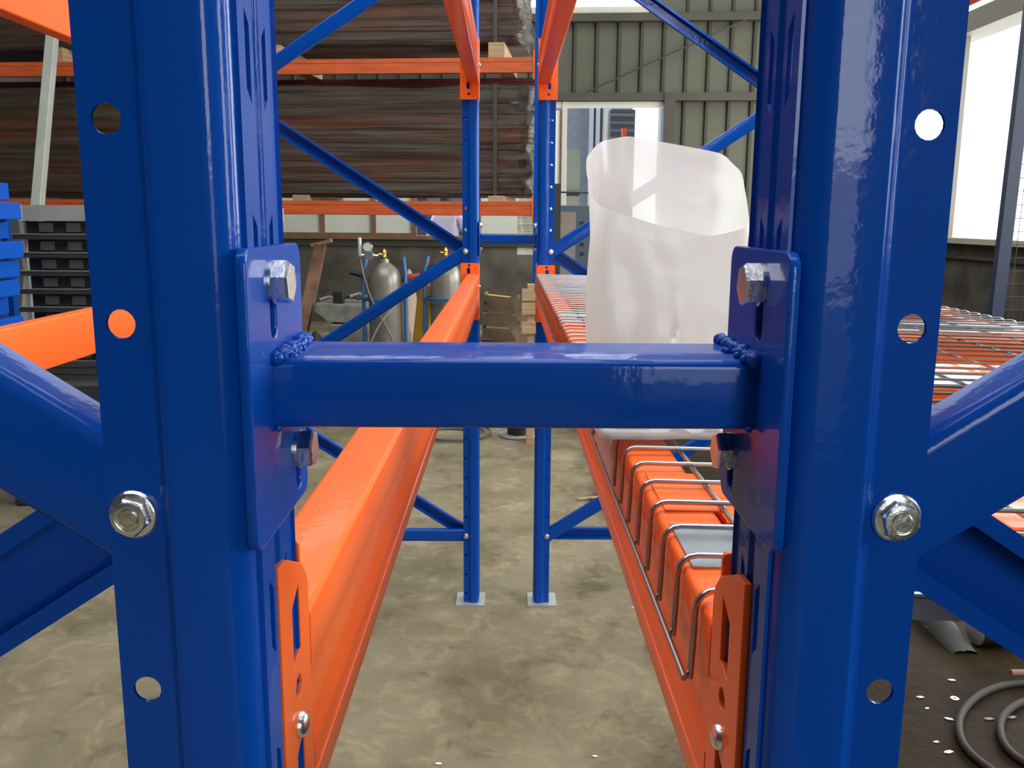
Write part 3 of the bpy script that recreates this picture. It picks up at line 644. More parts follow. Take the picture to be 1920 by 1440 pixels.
def bundle(z0, z1, se, seed, label):
    t = thing('wrapped_beam_bundle', RM2 @ Vector((se, .1, z0)), label, 'bundle', None); Mi = Matrix.Translation(-t.location); M = Mi @ RM2
    hb = .098; k = int((z1-z0-.05)/hb)
    bm_ = MB(M).box(s_l+.1, se-.12, .13, .18, 0, hb-.012)
    for i in range(k):
        for j in range(3):
            q = MB(M); e = random.uniform(-.02, .03)
            z = z0+.02+i*hb; q.box(s_l+.1, se-.1+e, .12+.3*j, .12+.3*j+.05, z, z+hb-.012)
            q.build('stacked_beam', ORGD if (i+j) % 3 else RED, t)
    # film: wrinkled box
    m = MB(M); nx, nz_ = 150, 40; x0, x1 = s_l+.05, se; y0, y1 = .07, 1.0
    path = [(x0+(x1-.04-x0)*i/nx, y0) for i in range(nx+1)]+[(x1-.02, y0+.015), (x1, y0+.05)]+[(x1, y0+.05+(y1-y0-.1)*i/20) for i in range(1, 21)]+[(x1-.03, y1)]+[(x0, y1), (x0, y0+.02)]
    n = len(path); vs = []
    for j in range(nz_+1):
        z = z0+(z1-z0)*j/nz_
        for i, (x, y) in enumerate(path):
            w_ = noise.noise(Vector((x*.8, seed, z*14)))*.016+noise.noise(Vector((x*2.5, seed+3, z*30)))*.007
            dx = dy = 0
            if i <= nx: dy = w_
            if x > x1-.35: w2 = noise.noise(Vector((y*6+x*9, seed+9, z*12)))*.05*(1-(x1-x)/.35); dx += w2; dy += noise.noise(Vector((x*14, seed, z*16)))*.03*(1-(x1-x)/.35)
            vs.append((x+dx, y+dy, z+(noise.noise(Vector((x*2, 4, seed)))*.03 if j in (0, nz_) else 0)))
    m.add(vs, [(j*n+i, j*n+(i+1) % n, (j+1)*n+(i+1) % n, (j+1)*n+i) for j in range(nz_) for i in range(n)]+[tuple(range(n))[::-1], tuple(nz_*n+i for i in range(n))])
    me = m.mesh('wrapping_film', FILM); me.polygons.foreach_set('use_smooth', [True]*len(me.polygons)); put('wrapping_film', me, t)
    for u in (927, 300): 
        s = rl(u, 250)[0]
        MB(M).box(s-.015, s+.015, .045, .05, z0-.02, z1+.01).build('strap', mat('dark_strap', (.05, .045, .035), .5), t)
    return t
zA0 = rl(700, 366)[1]; zA1 = rl(700, 160)[1]
bundle(zA0, zA1, s_end-.02, 1.7, 'long bundle of orange beams wrapped in dusty film on the lower level')
zB0 = rl(700, 82)[1]
bundle(zB0, zB0+.9, s_end-.1, 5.1, 'long bundle of orange beams wrapped in dusty film on the upper level')
i = 0
for (u, zz, h0) in ((560, zl1, zA0), (930, zl1, zA0), (300, zl1, zA0), (930, zu1, zB0), (520, zu1, zB0), (120, zu1, zB0)):
    s = rl(u, 300)[0]; c = RM2 @ Vector((s, .5, zz))
    o = MB(RM2).box(s-.06, s+.06, .0, 1.05, zz, h0).build('timber_bearer', WOOD)
    lv_ = 'lower' if zz == zl1 else 'upper'
    tag(o, 'timber bearer under the %s wrapped bundle, %s' % (lv_, {560: 'near its middle', 930: 'near its right end', 300: 'towards its left end', 520: 'near its middle', 120: 'towards its left end'}[u]), 'timber')

# ------------------------------------------------------------ left side: post, tray stack, blue bundle
pA, pB = at(72, 375, 6.15), at(97, 85, 6.55); e_ = (pB-pA)/(pB.z-pA.z); pb = pA-e_*pA.z; pt_ = pA+e_*(3.5-pA.z)
o = MB().obox(pb+Vector((0, 0, .02)), pt_, .065, .065, (0, 1, 0)).build('leaning_steel_post', PGREEN, bevel=.004); tag(o, 'pale grey green square post leaning in front of the wrapped bundles', 'post')
x0 = at(36, 400, 5.0).x; x1 = x0+1.25; ztop = at(100, 404, 5.0).z; st = .1
TR = mat('dark_grey_tray_steel', (.035, .034, .032), .55, var=.4); TRL = mat('worn_light_edge', (.24, .23, .21), .5)
n = int(ztop/st)
def tray():
    t = thing('steel_tray', (x0, 5.0, 0), 'dark grey steel tray in the stack left of the near frame', 'tray', 'dark steel trays stacked on the left')
    MB().box(0, 1.25, 0, .8, .0, .012).build('tray_base', TR, t)
    m = MB().box(-.04, 1.25, -.015, 0, .0, .028).build('front_rail', TR, t)
    MB().box(-.04, 1.25, -.018, -.014, .026, .031).build('worn_edge', TRL, t)
    MB().box(.0, .016, -.012, .004, .03, .097).build('corner_post', TRL, t)
    for k in range(8): MB().box(.1+k*.15, .175+k*.15, .0, .01, .04, .09).build('side_slot', mat('grey_slot_steel', (.055, .055, .05), .6), t)
    MB().box(.016, 1.25, .03, .06, .012, .098).build('tray_wall', TR, t)
    return t
def ctree(o, parent=None):
    c = o.copy(); COL.objects.link(c); c.parent = parent
    for ch in o.children: ctree(ch, c)
    return c
ORD = ['topmost', 'second', 'third', 'fourth', 'fifth', 'sixth', 'seventh', 'eighth', 'ninth', 'tenth', 'eleventh', 'twelfth', 'thirteenth', 'fourteenth', 'fifteenth']
t0 = tray()
for k in range(n):
    c_ = t0 if k == 0 else ctree(t0)
    c_.location.z = k*st; j = n-1-k
    c_['label'] = ('topmost dark grey steel tray, right under the light plate' if j == 0 else '%s dark grey steel tray from the top of the stack' % ORD[j])
sl = thing('steel_cover_plate', (x0, 5.0, n*st), 'light grey steel plate lying on top of the dark tray stack', 'plate')
MB().box(0, 1.25, -.01, .8, 0, .085).build('plate_body', GREY, sl); MB().box(-.002, .02, -.014, .0, 0, .086).build('plate_edge', CREAM, sl)
# blue wrapped bundle at the left edge of the picture
bx = at(44, 480, 4.1).x
bt = thing('wrapped_blue_bundle', (bx, 3.9, 0), 'bundle of blue steel members in shiny clear film at the left edge', 'bundle')
zs = [at(10, v, 3.9).z for v in (930, 600, 545, 490, 452, 410, 372)]
zz = .05; k = 0
while zz < at(10, 360, 3.9).z:
    e = random.uniform(-.1, .0)
    if zz < .62: e -= .3
    MB().box(-1.2, e-.0, .02, .22, zz, zz+.075).build('blue_member', BLUEF, bt, bevel=.004); zz += .085
    k += 1
CF = bpy.data.materials.new('clear_shiny_film'); CF.use_nodes = True; nt = CF.node_tree; N = nt.nodes; L = nt.links
p = N['Principled BSDF']; p.inputs['Base Color'].default_value = (.7, .75, .8, 1); p.inputs['Alpha'].default_value = .25; p.inputs['Roughness'].default_value = .12
m = MB(); nx, nz_ = 30, 50; vs = []; zt = at(10, 350, 3.9).z
for j in range(nz_+1):
    for i in range(nx+1):
        x = -1.2+1.17*i/nx; z = .8+(zt-.8)*j/nz_
        vs.append((x+noise.noise(Vector((3, 1, z*5)))*.09, -.01+noise.noise(Vector((x*6, z*14, 2)))*.03, z))
m.add(vs, [(j*(nx+1)+i, j*(nx+1)+i+1, (j+1)*(nx+1)+i+1, (j+1)*(nx+1)+i) for j in range(nz_) for i in range(nx)])
me = m.mesh('clear_film', CF); me.polygons.foreach_set('use_smooth', [True]*len(me.polygons)); put('clear_film', me, bt)
# dark bars stored behind the left rack, seen below the outer beam
for k in range(9):
    y = 4.2+.05*k; z = .03+.0
    for j in range(1):
        a = at(60, 690+k*11, 4.35); o = MB().obox((-2.4, 4.45, a.z), (-1.2, 4.45+.02*k, a.z-.03*(k % 3-1)), .03, .028).build('stored_bar', mat('dark_bar_steel', (.06, .055, .045), .5))
        tag(o, '%s dark steel bar from the top of the pile behind the sunlit outer beam' % ('first', 'second', 'third', 'fourth', 'fifth', 'sixth', 'seventh', 'eighth', 'ninth')[k], 'bar', 'dark bars piled behind the left rack')
o = MB().box(-2.45, -1.15, 4.3, 4.42, 0, .62).build('storage_bin', DARK, bevel=.01); tag(o, 'dark steel bin under the pile of bars behind the left rack', 'bin')

# ------------------------------------------------------------ gas cylinders and the clutter by the back wall
def cylinder(u, Y, r, vt, label):
    a = at(u, 560, Y); zt = at(u, vt, Y).z
    t = thing('gas_cylinder', (a.x, Y, 0), label, 'gas cylinder', None)
    zs = zt-.1
    MB().lathe([(r*.9, 0), (r, .03), (r, zs-.13), (r*.97, zs-.08), (r*.85, zs-.035), (r*.62, zs-.005), (r*.38, zs+.015), (r*.3, zs+.02), (r*.28, zs+.045), (0, zs+.045)], n=32).build('cylinder_body', CYL, t, smooth=50)
    v = MB().lathe([(.018, zs+.045), (.02, zs+.06), (.013, zs+.07), (.013, zs+.085), (.02, zs+.09), (.016, zs+.1), (.008, zs+.115), (0, zs+.118)], n=12); v.tube([(0, 0, zs+.075), (-.04, -.01, zs+.08)], .01, 8)
    v.build('valve', BRASS, t, smooth=40)
    return t, a.x
c1_, x1_ = cylinder(722, 6.4, .116, 471, 'grey gas cylinder with brass valve, left one of the pair')
c2_, x2_ = cylinder(836, 6.5, .114, 468, 'grey gas cylinder with brass valve, right one partly behind the orange beam')
def trolley(xc, Y, label):
    t = thing('cylinder_trolley', (xc, Y, 0), label, 'trolley', None)
    for s in (-1, 1):
        MB().tube([(s*.15, -.02, .05), (s*.15, -.02, 1.05), (s*.13, .06, 1.15)], .013, 8).build('side_rail', TBLUE, t, smooth=60)
        w_ = MB().lathe([(.02, -.02), (.09, -.02), (.1, -.01), (.1, .01), (.09, .02), (.02, .02)], c=(s*.19, .12, .1), axis=(1, 0, 0), n=18).build('wheel', BLACK, t, smooth=40)
    for z in (.86, .52):
        MB().tube([(.15*math.cos(a), -.02-.125*math.sin(a), z) for a in [PI*k/12 for k in range(13)]], .01, 6).build('hoop', TBLUE, t, smooth=60)
        MB().tube([(-.15, -.02, z), (-.1, .12, z), (.1, .12, z), (.15, -.02, z)], .01, 6).build('cross_bar', TBLUE, t)
    MB().box(-.14, .14, -.12, .12, .01, .025).build('foot_plate', TBLUE, t)
    return t
trolley(x1_, 6.4, 'blue hooped trolley holding the left gas cylinder')
trolley(x2_, 6.5, 'blue hooped trolley holding the right gas cylinder')
a = at(692, 478, 6.3)
t = thing('gas_regulator', a, 'silver regulator with a round gauge left of the left gas cylinder', 'regulator')
MB().lathe([(0, -.03), (.03, -.03), (.034, 0), (.03, .03), (0, .03)], axis=(0, 1, 0), n=20).build('regulator_body', ZINC, t, smooth=50)
g = MB().lathe([(0, .012), (.034, .012), (.036, -.01), (.033, -.016), (0, -.014)], c=(-.006, -.01, .055), axis=(0, 1, 0), n=22).build('pressure_gauge', ZINC, t, smooth=50)
MB().lathe([(0, 0), (.028, 0), (.028, -.002), (0, -.002)], c=(-.006, -.027, .055), axis=(0, 1, 0), n=22).build('dial', mat('pale_dial', (.5, .53, .5), .3), g)
MB().lathe([(.011, -.005), (.013, 0), (.013, .12), (.008, .125), (0, .126)], c=(-.063, 0, -.005), n=12).build('flow_tube', mat('clear_flow_tube', (.45, .47, .43), .2), t, smooth=50)
MB().tube([(-.063, 0, .0), (0, 0, 0), (.06, .02, -.005)], .009, 8).build('inlet_pipe', ZINC, t)
b0 = Vector((0, 0, 0))
MB().tube([at(u, v, Y)-a for u, v, Y in ((675, 486, 6.3), (681, 515, 6.28), (692, 550, 6.26), (705, 580, 6.24), (722, 608, 6.2), (737, 640, 6.2))], .008, 6).build('gas_hose', mat('reddish_hose', (.16, .09, .08), .6), t, smooth=60)
MB().tube([at(u, v, Y)-a for u, v, Y in ((740, 575, 6.22), (722, 595, 6.22), (708, 615, 6.2), (696, 640, 6.2))], .006, 6).build('spare_hose', GREY, t, smooth=60)
a = at(665, 512, 6.35)
o = MB().tube([at(656, 510, 6.35), at(680, 516, 6.35)], .018, 12).build('torch_handle', BLACK); tag(o, 'black torch grip clipped to the left trolley', 'torch')
# leaning rusty channel
p0 = atz(555, 690); p0 = at(563, 640, 7.0); p1 = at(602, 457, 7.6)
d_ = (p0-p1).normalized(); p0 = p1+d_*((p1.z-.02)/-d_.z)
t = thing('leaning_channel', p0, 'rusty brown steel channel leaning against the back wall area', 'channel')
wdt = .085
m = MB(); prof = [(-wdt/2, -.05), (wdt/2, -.05), (wdt/2, .05), (wdt/2-.008, .05), (wdt/2-.008, -.042), (-wdt/2+.008, -.042), (-wdt/2+.008, .05), (-wdt/2, .05)]
m.sweep((0, 0, 0), p1-p0, prof, (0, 1, .3)); m.build('channel', RUST, t)
m = MB(); m.obox(p1-p0-Vector((.07, .02, .015)), p1-p0+Vector((.09, -.02, .03)), .1, .03); m.build('end_block', WOOD, t)
# concrete trough, rubble on it, black tarp
a = at(588, 568, 6.9); b1 = at(692, 568, 6.9); za = a.z
t = thing('concrete_trough', ((a.x+b1.x)/2, 6.9, 0), 'chipped grey concrete block between the channel and the left trolley', 'concrete block'); hw = (b1.x-a.x)/2
z_low = at(640, 600, 6.9).z
MB().add([(-hw, 0, z_low+.06), (-hw+.1, -.02, z_low-.02), (hw, -.02, z_low-.04), (hw, .35, z_low-.04), (-hw, .35, z_low), (-hw+.01, 0, za), (hw, 0, za-.02), (hw, .35, za), (-hw+.05, .35, za)],
         [(0, 1, 2, 6, 5), (2, 3, 7, 6), (3, 4, 8, 7), (4, 0, 5, 8), (5, 6, 7, 8), (0, 4, 3, 2, 1)]).build('upper_block', CONC, t, bevel=.012)
MB().box(-hw+.12, hw, -.03, .33, z_low-.2, z_low-.03).build('lower_block', CONC, t, bevel=.012)
MB().box(-hw+.14, hw, .0, .3, 0, z_low-.2).build('plinth', CONC, t)
o = MB().box(at(633, 560, 6.9).x-.04, at(633, 560, 6.9).x+.04, 6.92, 7.0, za-.02, za+.09).build('black_box', BLACK, bevel=.008); tag(o, 'small black box standing on the concrete block', 'box')
for i, (u, v) in enumerate(((612, 562), (652, 558), (668, 556), (680, 561))):
    c = at(u, v, 7.0); o = MB().tube([c-Vector((.05, 0, .0)), c+Vector((.02, .02, .02)), c+Vector((.08, .0, -.005))], .014, 7).build('scrap_bar', DARK if i % 2 else GREY)
    tag(o, '%s scrap steel piece on the concrete block, %s' % ('dark' if i % 2 else 'grey', ('at its left end', 'just right of the black box', 'between two dark pieces', 'at its right end')[i]), 'scrap', 'scrap pieces on the concrete block')
def heap(name, u0, u1, vtop, vbot, Y, m_, label, cat, seed):
    a, b = at(u0, vbot, Y), at(u1, vbot, Y); zt = at(u0, vtop, Y).z; m = MB(); nx, ny = 18, 8; vs = []
    for j in range(ny+1):
        for i in range(nx+1):
            x = a.x+(b.x-a.x)*i/nx; y = Y-.25+.5*j/ny; e = math.sin(PI*i/nx)**.5*math.sin(PI*(j+.3)/(ny+.6))**.6
            vs.append((x, y, max(0, zt*e*(.85+.4*noise.noise(Vector((x*5, y*6, seed)))))))
    m.add(vs, [(j*(nx+1)+i, j*(nx+1)+i+1, (j+1)*(nx+1)+i+1, (j+1)*(nx+1)+i) for j in range(ny) for i in range(nx)])
    me = m.mesh(name, m_, smooth=50); o = put(name, me); return tag(o, label, cat)
heap('black_tarpaulin', 556, 660, 596, 640, 6.5, BLACK, 'crumpled black tarpaulin heaped in front of the concrete block', 'tarpaulin', 2)
heap('grey_cloth', 560, 590, 605, 640, 6.3, mat('grey_green_rag', (.1, .12, .12), .9), 'grey rag at the foot of the leaning channel', 'cloth', 4)
# yellow and red machine between the cylinders
a = at(788, 570, 6.6)
t = thing('yellow_machine', (a.x, 6.6, 0), 'yellow hand machine with a red grip between the two gas cylinders', 'machine')
zt = at(788, 535, 6.6).z
MB().add([(-.07, 0, .45), (.06, 0, .55), (.085, 0, zt), (-.01, 0, zt+.02), (-.07, .2, .45), (.06, .2, .55), (.085, .2, zt), (-.01, .2, zt+.02)], [(0, 1, 2, 3), (4, 7, 6, 5), (0, 4, 5, 1), (1, 5, 6, 2), (2, 6, 7, 3), (3, 7, 4, 0)]).build('machine_body', YEL, t, bevel=.01)
MB().box(-.08, .1, -.02, .22, .0, .45).build('machine_base', DARK, t)
q = at(762, 522, 6.5)-t.location; q2 = at(788, 517, 6.5)-t.location
MB().tube([q, q2], .026, 12).build('red_grip', REDP, t, smooth=50); MB().tube([q-Vector((.03, 0, -.0)), q], .028, 12).build('black_cap', BLACK, t, smooth=50)
MB().tube([q2, at(800, 505, 6.5)-t.location, at(815, 496, 6.5)-t.location], .012, 8).build('black_lead', BLACK, t, smooth=60)
MB().tube([q, (0, .1, zt)], .012, 6).build('grip_arm', DARK, t)
o = heap('crumpled_sack', 745, 790, 496, 640, 7.2, mat('beige_sack', (.28, .22, .16), .9), 'beige crumpled sack behind the left gas cylinder', 'sack', 9)
# wooden crates and planks between the far frames
def crate(u0, u1, v0, v1, Y, label, tilt):
    a = at(u0, v0, Y); b = at(u1, v1, Y); t = thing('wooden_crate', ((a.x+b.x)/2, Y, b.z), label, 'crate'); t.rotation_euler.y = tilt
    hw = (b.x-a.x)/2; h = a.z-b.z
    for z0, z1, mm in ((0, h*.45, WOODD), (h*.52, h, WOODD)): MB().box(-hw, hw, 0, .02, z0, z1).build('slat', mm, t)
    MB().box(-hw, -hw+.03, .02, .4, 0, h).build('side_panel', WOODD, t); MB().box(hw-.03, hw, .02, .4, 0, h).build('side_panel', WOODD, t)
    MB().box(-hw+.03, hw-.03, .02, .4, 0, .02).build('bottom_board', WOODD, t); MB().box(-hw+.03, hw-.03, .05, .4, h*.55, h*.85).build('yellow_filling', YEL, t)
    return t
crate(903, 968, 588, 640, 8.2, 'weathered wooden crate with yellow contents, lower one between the far frames', .06)
crate(905, 972, 556, 586, 8.3, 'weathered wooden crate with yellow contents, upper one between the far frames', .1)
o = MB().box(at(900, 600, 8.5).x, at(975, 600, 8.5).x, 8.1, 8.9, 0, at(935, 640, 8.2).z-.003).build('timber_pile', WOODD); tag(o, 'low pile of old timber under the wooden crates', 'timber')
for i, (ua, va, ub, vb) in enumerate(((962, 555, 1000, 640), (948, 590, 985, 645))):
    p0, p1 = at(ua, va, 7.9), at(ub, vb, 7.8); o = MB().obox(p0, p1+(p1-p0)*.6, .09, .025, (0, 1, 0)).build('loose_board', WOODD); tag(o, 'old board leaning against the right side of the %s crate' % ('upper', 'lower')[i], 'board')
a = at(992, 590, 5.6)
t = thing('upended_pallet', (a.x, 5.6, 0), 'pale wooden pallet standing on end left of the far right frame', 'pallet')
zt = at(992, 534, 5.6).z
MB().box(-.01, .035, 0, .1, 0, zt).build('stringer', WOOD, t)
for v in (541, 567, 603, 650, 700): z = at(992, v, 5.6).z; MB().box(-.045, .05, -.02, 0, z-.075, z).build('slat', WOOD, t)
for k in range(4): z = .15+k*.25; MB().box(.05, .7, .08, .1, z, z+.09).build('slat', WOOD, t)
MB().box(.65, .7, 0, .08, 0, zt-.1).build('stringer', WOOD, t)
# cabinet right of the far right frame
a = at(1046, 385, 9.4); b1 = at(1112, 385, 9.4)
t = thing('electrical_cabinet', ((a.x+b1.x)/2, 9.4, 0), 'blue grey cabinet with a beige panel right of the far right frame', 'cabinet'); hw = (b1.x-a.x)/2
SL = mat('slate_cabinet_paint', (.06, .085, .11), .5)
MB().box(-hw, hw+.35, 0, .5, 0, a.z).build('cabinet_body', SL, t, bevel=.008)
q0, q1 = at(1048, 396, 9.35).x-t.location.x, at(1080, 396, 9.35).x-t.location.x
MB().box(q0, q1, -.05, -.001, .5, at(1060, 397, 9.35).z).build('beige_panel', mat('beige_board', (.26, .22, .17), .7, var=.15), t)
for v in (418, 458, 476): z = at(1092, v, 9.4).z; x = at(1092, v, 9.4).x-t.location.x; MB().lathe([(.02, -.012), (.014, 0)], c=(x, 0, z), axis=(0, 1, 0), n=10).build('dark_knob', BLACK, t)
o = MB().tube([at(1040, 360, 10.5), at(1120, 362, 10.5)], .012, 6).build('wall_bar', DARK); tag(o, 'thin dark bar across the window above the blue grey cabinet', 'bar')
# dark upright pipe beside it
o = MB().box(at(1043, 400, 9.3).x-.03, at(1043, 400, 9.3).x+.04, 9.2, 9.27, 0, at(1043, 345, 9.3).z).build('dark_post', DARK); tag(o, 'dark post left of the blue grey cabinet', 'post')

# ------------------------------------------------------------ person beyond the louvred opening
def person():
    SH = mat('lavender_shirt', (.62, .55, .72), .8); SK = mat('skin', (.5, .27, .18), .6); TRS = mat('dark_trousers', (.03, .03, .04), .8); HR = mat('black_hair', (.01, .009, .008), .6)
    b = at(840, 430, 13.15); zsh = at(842, 402, 13.15).z
    t = thing('person', (b.x, 13.15, 0), 'person in a lavender shirt seen from behind through the louvred opening', 'person')
    H = zsh+.02
    def skin(name, pts, edges, rad, m_, lvl=2):
        me = bpy.data.meshes.new(name); me.from_pydata(pts, edges, []); o = bpy.data.objects.new(name, me); COL.objects.link(o)
        sk = o.modifiers.new('skin', 'SKIN'); sk.use_smooth_shade = True; o.modifiers.new('sub', 'SUBSURF').levels = lvl
        for i, r in enumerate(rad): me.skin_vertices[0].data[i].radius = (r, r*.8)
        me.skin_vertices[0].data[0].use_root = True
        dg = bpy.context.evaluated_depsgraph_get(); m2 = bpy.data.meshes.new_from_object(o.evaluated_get(dg)); bpy.data.objects.remove(o); m2.materials.clear(); m2.materials.append(m_); m2.polygons.foreach_set('use_smooth', [True]*len(m2.polygons)); return put(name, m2, t)
    body = skin('body', [(0, 0, .95), (0, 0, 1.12), (0, -.02, 1.3), (-.02, -.05, H-.03), (-.03, -.07, H+.06), (-.04, -.1, H+.16), (-.17, -.04, H-.05), (-.26, -.05, H-.28), (-.34, -.2, H-.45), (-.38, -.28, H-.48), (.17, -.03, H-.06), (.25, -.05, H-.3), (.2, -.2, H-.48), (.18, -.28, H-.5), (-.1, 0, .88), (-.11, -.02, .48), (-.11, .02, .08), (-.11, -.1, .04), (.1, 0, .88), (.11, -.02, .48), (.11, .02, .08), (.11, -.1, .04)],
         [(0, 1), (1, 2), (2, 3), (3, 4), (4, 5), (3, 6), (6, 7), (7, 8), (8, 9), (3, 10), (10, 11), (11, 12), (12, 13), (0, 14), (14, 15), (15, 16), (16, 17), (0, 18), (18, 19), (19, 20), (20, 21)],
         [.15, .14, .15, .1, .05, .09, .06, .042, .035, .04, .06, .042, .035, .04, .09, .06, .04, .04, .09, .06, .04, .04], SK)
    skin('shirt', [(0, 0, .98), (0, 0, 1.12), (0, -.02, 1.3), (-.02, -.05, H-.03), (-.17, -.04, H-.05), (-.24, -.05, H-.24), (.17, -.03, H-.06), (.24, -.05, H-.24)], [(0, 1), (1, 2), (2, 3), (3, 4), (4, 5), (3, 6), (6, 7)], [.175, .165, .175, .12, .085, .065, .085, .065], SH)
    skin('trousers', [(0, 0, .95), (-.1, 0, .88), (-.11, -.02, .48), (-.11, .02, .1), (.1, 0, .88), (.11, -.02, .48), (.11, .02, .1)], [(0, 1), (1, 2), (2, 3), (0, 4), (4, 5), (5, 6)], [.16, .105, .075, .06, .105, .075, .06], TRS)
    MB().lathe([(0, -.02), (.07, 0), (.098, .06), (.09, .13), (.05, .17), (0, .175)], c=(-.04, -.09, H+.09), n=16).build('hair', HR, t, smooth=60)
person()

# ------------------------------------------------------------ floor items in the gap
c = atz(845, 816)
m = MB(); 
pts = []
for k in range(70): a = k*2*PI/22; r_ = .16+.012*math.sin(a*.7)+.0015*k; pts.append((r_*math.cos(a), .85*r_*math.sin(a), .009+.006*(k//22)))
o = m.tube(pts, .008, 6).build('cable_coil', mat('grey_cable', (.12, .115, .1), .6), smooth=60); o.location = c; tag(o, 'coil of dark cable on the floor beyond the left beam', 'cable')
c = atz(972, 817)
t = thing('cable_drum', c, 'round grey drum base with a black hub on the floor between the far frames', 'drum')
MB().lathe([(0, 0), (.125, 0), (.13, .008), (.125, .016), (0, .016)], n=36).build('flange', GREY, t, smooth=40); MB().lathe([(.075, .016), (.075, .12), (.08, .125), (0, .125)], n=28).build('hub', BLACK, t, smooth=40)
c = atz(1102, 938); o = MB().obox((-.05, .0, .006), (.055, .012, .012), .018, .01).obox((.01, 0, .012), (.06, -.03, .02), .012, .008).build('wood_chip', WOOD); o.location = c; tag(o, 'splintered pale wood chip on the floor behind the right beam', 'wood chip')
# dark coils and scrap under the right deck
CAB = mat('dull_black_cable', (.03, .024, .02), .75, var=.3)
def floorcurve(px, r, lift=0):
    P = [atz(u, v)+Vector((0, 0, r+lift)) for u, v in px]; out = []
    for i in range(len(P)-1):
        a = P[max(i-1, 0)]; b = P[i]; c = P[i+1]; d = P[min(i+2, len(P)-1)]
        for k in range(6):
            q = k/6; out.append(.5*((2*b)+(c-a)*q+(2*a-5*b+4*c-d)*q*q+(3*b-a-3*c+d)*q**3))
    out.append(P[-1]); return out
o = MB().tube(floorcurve([(2100, 1300), (1990, 1285), (1900, 1288), (1838, 1308), (1800, 1350), (1805, 1400), (1850, 1445), (1930, 1490), (2050, 1520)], .011), .011, 8).build('power_cable', CAB, smooth=60); tag(o, 'thick black cable looped on the dark floor, outer loop', 'cable')
o = MB().tube(floorcurve([(2150, 1330), (2010, 1312), (1925, 1320), (1880, 1350), (1878, 1392), (1910, 1430), (1980, 1460), (2080, 1480)], .011), .011, 8).build('power_cable', CAB, smooth=60); tag(o, 'thick black cable looped on the dark floor, inner loop', 'cable')
a, b1 = atz(1893, 1281), atz(1990, 1281); o = MB().tube([a+Vector((0, 0, .035)), b1+Vector((0, 0, .035))], .011, 10).build('wooden_stick', mat('brown_stick', (.2, .11, .07), .7)); tag(o, 'brown round stick lying over the black cable loops', 'stick')
a = atz(1825, 1210)
t = thing('foil_roll', a+Vector((0, 0, .055)), 'grey roll with a pale end lying on the floor behind the near right brace', 'roll')
MB().lathe([(0, 0), (.05, 0), (.055, .006), (.055, .34), (0, .345)], axis=(1, .15, 0), n=24).build('roll_body', BLACK, t, smooth=40)
MB().lathe([(0, -.004), (.045, -.004), (.05, .0), (.052, .04), (.0, .045)], axis=(1, .15, 0), n=24).build('roll_end', mat('pale_grey_end', (.22, .23, .2), .6), t, smooth=40)
o = heap('rubber_scrap', 1700, 1770, 1122, 1170, 1.9, mat('grey_green_scrap', (.06, .065, .06), .8), 'dark scrap heap beside the near right upright on the floor', 'scrap', 3)
c = atz(1745, 1165); o.location = (c.x-(at(1735, 1170, 1.9).x), c.y-1.9, 0); o.scale = (1, 1, .12)
pcs = [(1762, 1182, .04), (1790, 1160, .035)]
for i, (u, v, s) in enumerate(pcs):
    c = atz(u, v); o = MB().obox((-s, 0, .004), (s, s*.6, .006), s*1.1, .004).build('flat_scrap', mat('dull_scrap', (.1, .09, .075), .7)); o.location = c; tag(o, 'flat dull scrap plate %s the dark scrap heap' % ('in front of', 'behind')[i], 'scrap')
WCH = mat('white_chip', (.75, .75, .7), .5)
chips = [(1725, 1308, .012), (1738, 1329, .008), (1779, 1349, .014), (1778, 1411, .015), (1755, 1392, .009), (1784, 1276, .012), (1807, 1221, .008), (1115, 1419, .009), (822, 1433, .01), (1854, 1349, .016), (1897, 1346, .015), (1187, 1140, .006)]
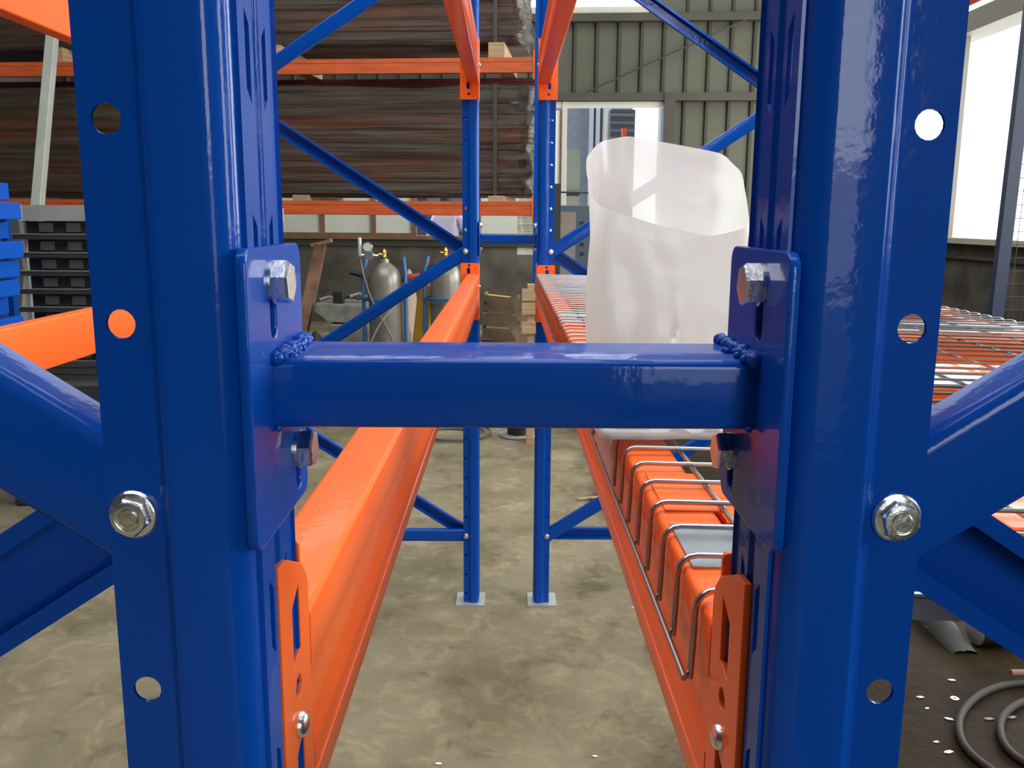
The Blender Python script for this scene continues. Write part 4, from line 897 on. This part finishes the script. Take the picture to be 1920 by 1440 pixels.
for i, (u, v, s) in enumerate(chips):
    c = atz(u, v); a = random.uniform(-.5, .5); g = MB().add([(-s, 0, .001), (-s*.2, -s*.45, .001), (s, -s*.2, .001), (s*.6, s*.4, .001), (-s*.4, s*.35, .001), (-s, 0, .003), (-s*.2, -s*.45, .003), (s, -s*.2, .003), (s*.6, s*.4, .003), (-s*.4, s*.35, .003)],
        [(4, 3, 2, 1, 0), (5, 6, 7, 8, 9)]+[(k, (k+1) % 5, 5+(k+1) % 5, 5+k) for k in range(5)])
    o = g.build('paint_chip', WCH if i not in (9, 10) else mat('grey_chip', (.18, .18, .17), .6)); o.location = c; o.rotation_euler.z = a
    tag(o, (('pale chip on the floor beside the near right upright', 'tiny pale chip between the upright chip and the outer cable loop', 'large pale chip just left of the outer cable loop', 'pale chip lowest and nearest the bottom edge, left of the cable',
        'thin pale sliver above the lowest pale chip', 'pale chip above the steel washer', 'pale chip farthest from the camera, near the roll', 'pale chip at the bottom edge beside the right beam', 'white fleck at the bottom edge in the middle of the gap', 'grey triangular chip in the outer cable loop', 'grey chip inside the inner cable loop', 'tiny pale fleck on the floor beside the right beam')[i]), 'chip', 'pale chips scattered on the floor' if i not in (9, 10) else 'grey chips in the cable loop')
c = atz(1790, 1310); o = MB().lathe([(.004, 0), (.012, 0), (.012, .002), (.004, .002), (.004, 0)], n=20).build('washer', ZINC); o.location = c; tag(o, 'small steel washer on the floor left of the cable loops', 'washer')
tw = MB().tube([(0, .0, .002), (-.012, .02, .06), (-.02, .03, .12), (-.008, .03, .17), (.01, .02, .2)], .0007, 4)
P = [atz(1205, 1100), atz(1178, 1072), atz(1166, 1045), atz(1172, 1020), atz(1186, 1000)]
o = MB().tube([q+Vector((0, 0, .003)) for q in P], .0012, 5).build('thin_wire', DARK); tag(o, 'thin dark wire curl on the floor beside the right beam', 'wire')

# ------------------------------------------------------------ blue framed mesh screen by the right window
a = at(1914, 190, 5.2); b1 = at(1870, 560, 5.2)
t = thing('mesh_screen', (b1.x, 5.2, 0), 'dark blue framed wire mesh screen in front of the bright right window', 'screen')
NB = mat('dark_blue_screen_paint', (.006, .02, .055), .5)
zt = a.z+1.1; zl = 0
lean = (a-b1); ex = lean.x/lean.z
x_at = lambda z: ex*(z-b1.z)
MB().obox((x_at(0), 0, 0), (x_at(zt), 0, zt), .07, .05, (0, 1, 0)).build('left_post', NB, t)
MB().obox((x_at(0)+1.1, 0, 0), (x_at(zt)+1.1, 0, zt), .07, .05, (0, 1, 0)).build('right_post', NB, t)
MB().obox((x_at(zt), 0, zt), (x_at(zt)+1.1, 0, zt), .05, .05).build('top_rail', NB, t)
hw_ = MB().tube([(0, 0, 0), (1.1, 0, 0)], .0022, 4).mesh('horizontal_wire', mat('thin_dark_wire', (.04, .035, .03), .6)); z = .1
while z < zt: put('horizontal_wire', hw_, t, loc=(x_at(z), 0, z)); z += .075
vw = MB().tube([(x_at(.05), 0, .05), (x_at(zt), 0, zt)], .0022, 4).mesh('vertical_wire', MT['thin_dark_wire'])
for k in range(1, 15): put('vertical_wire', vw, t, loc=(.075*k, -.004, 0))
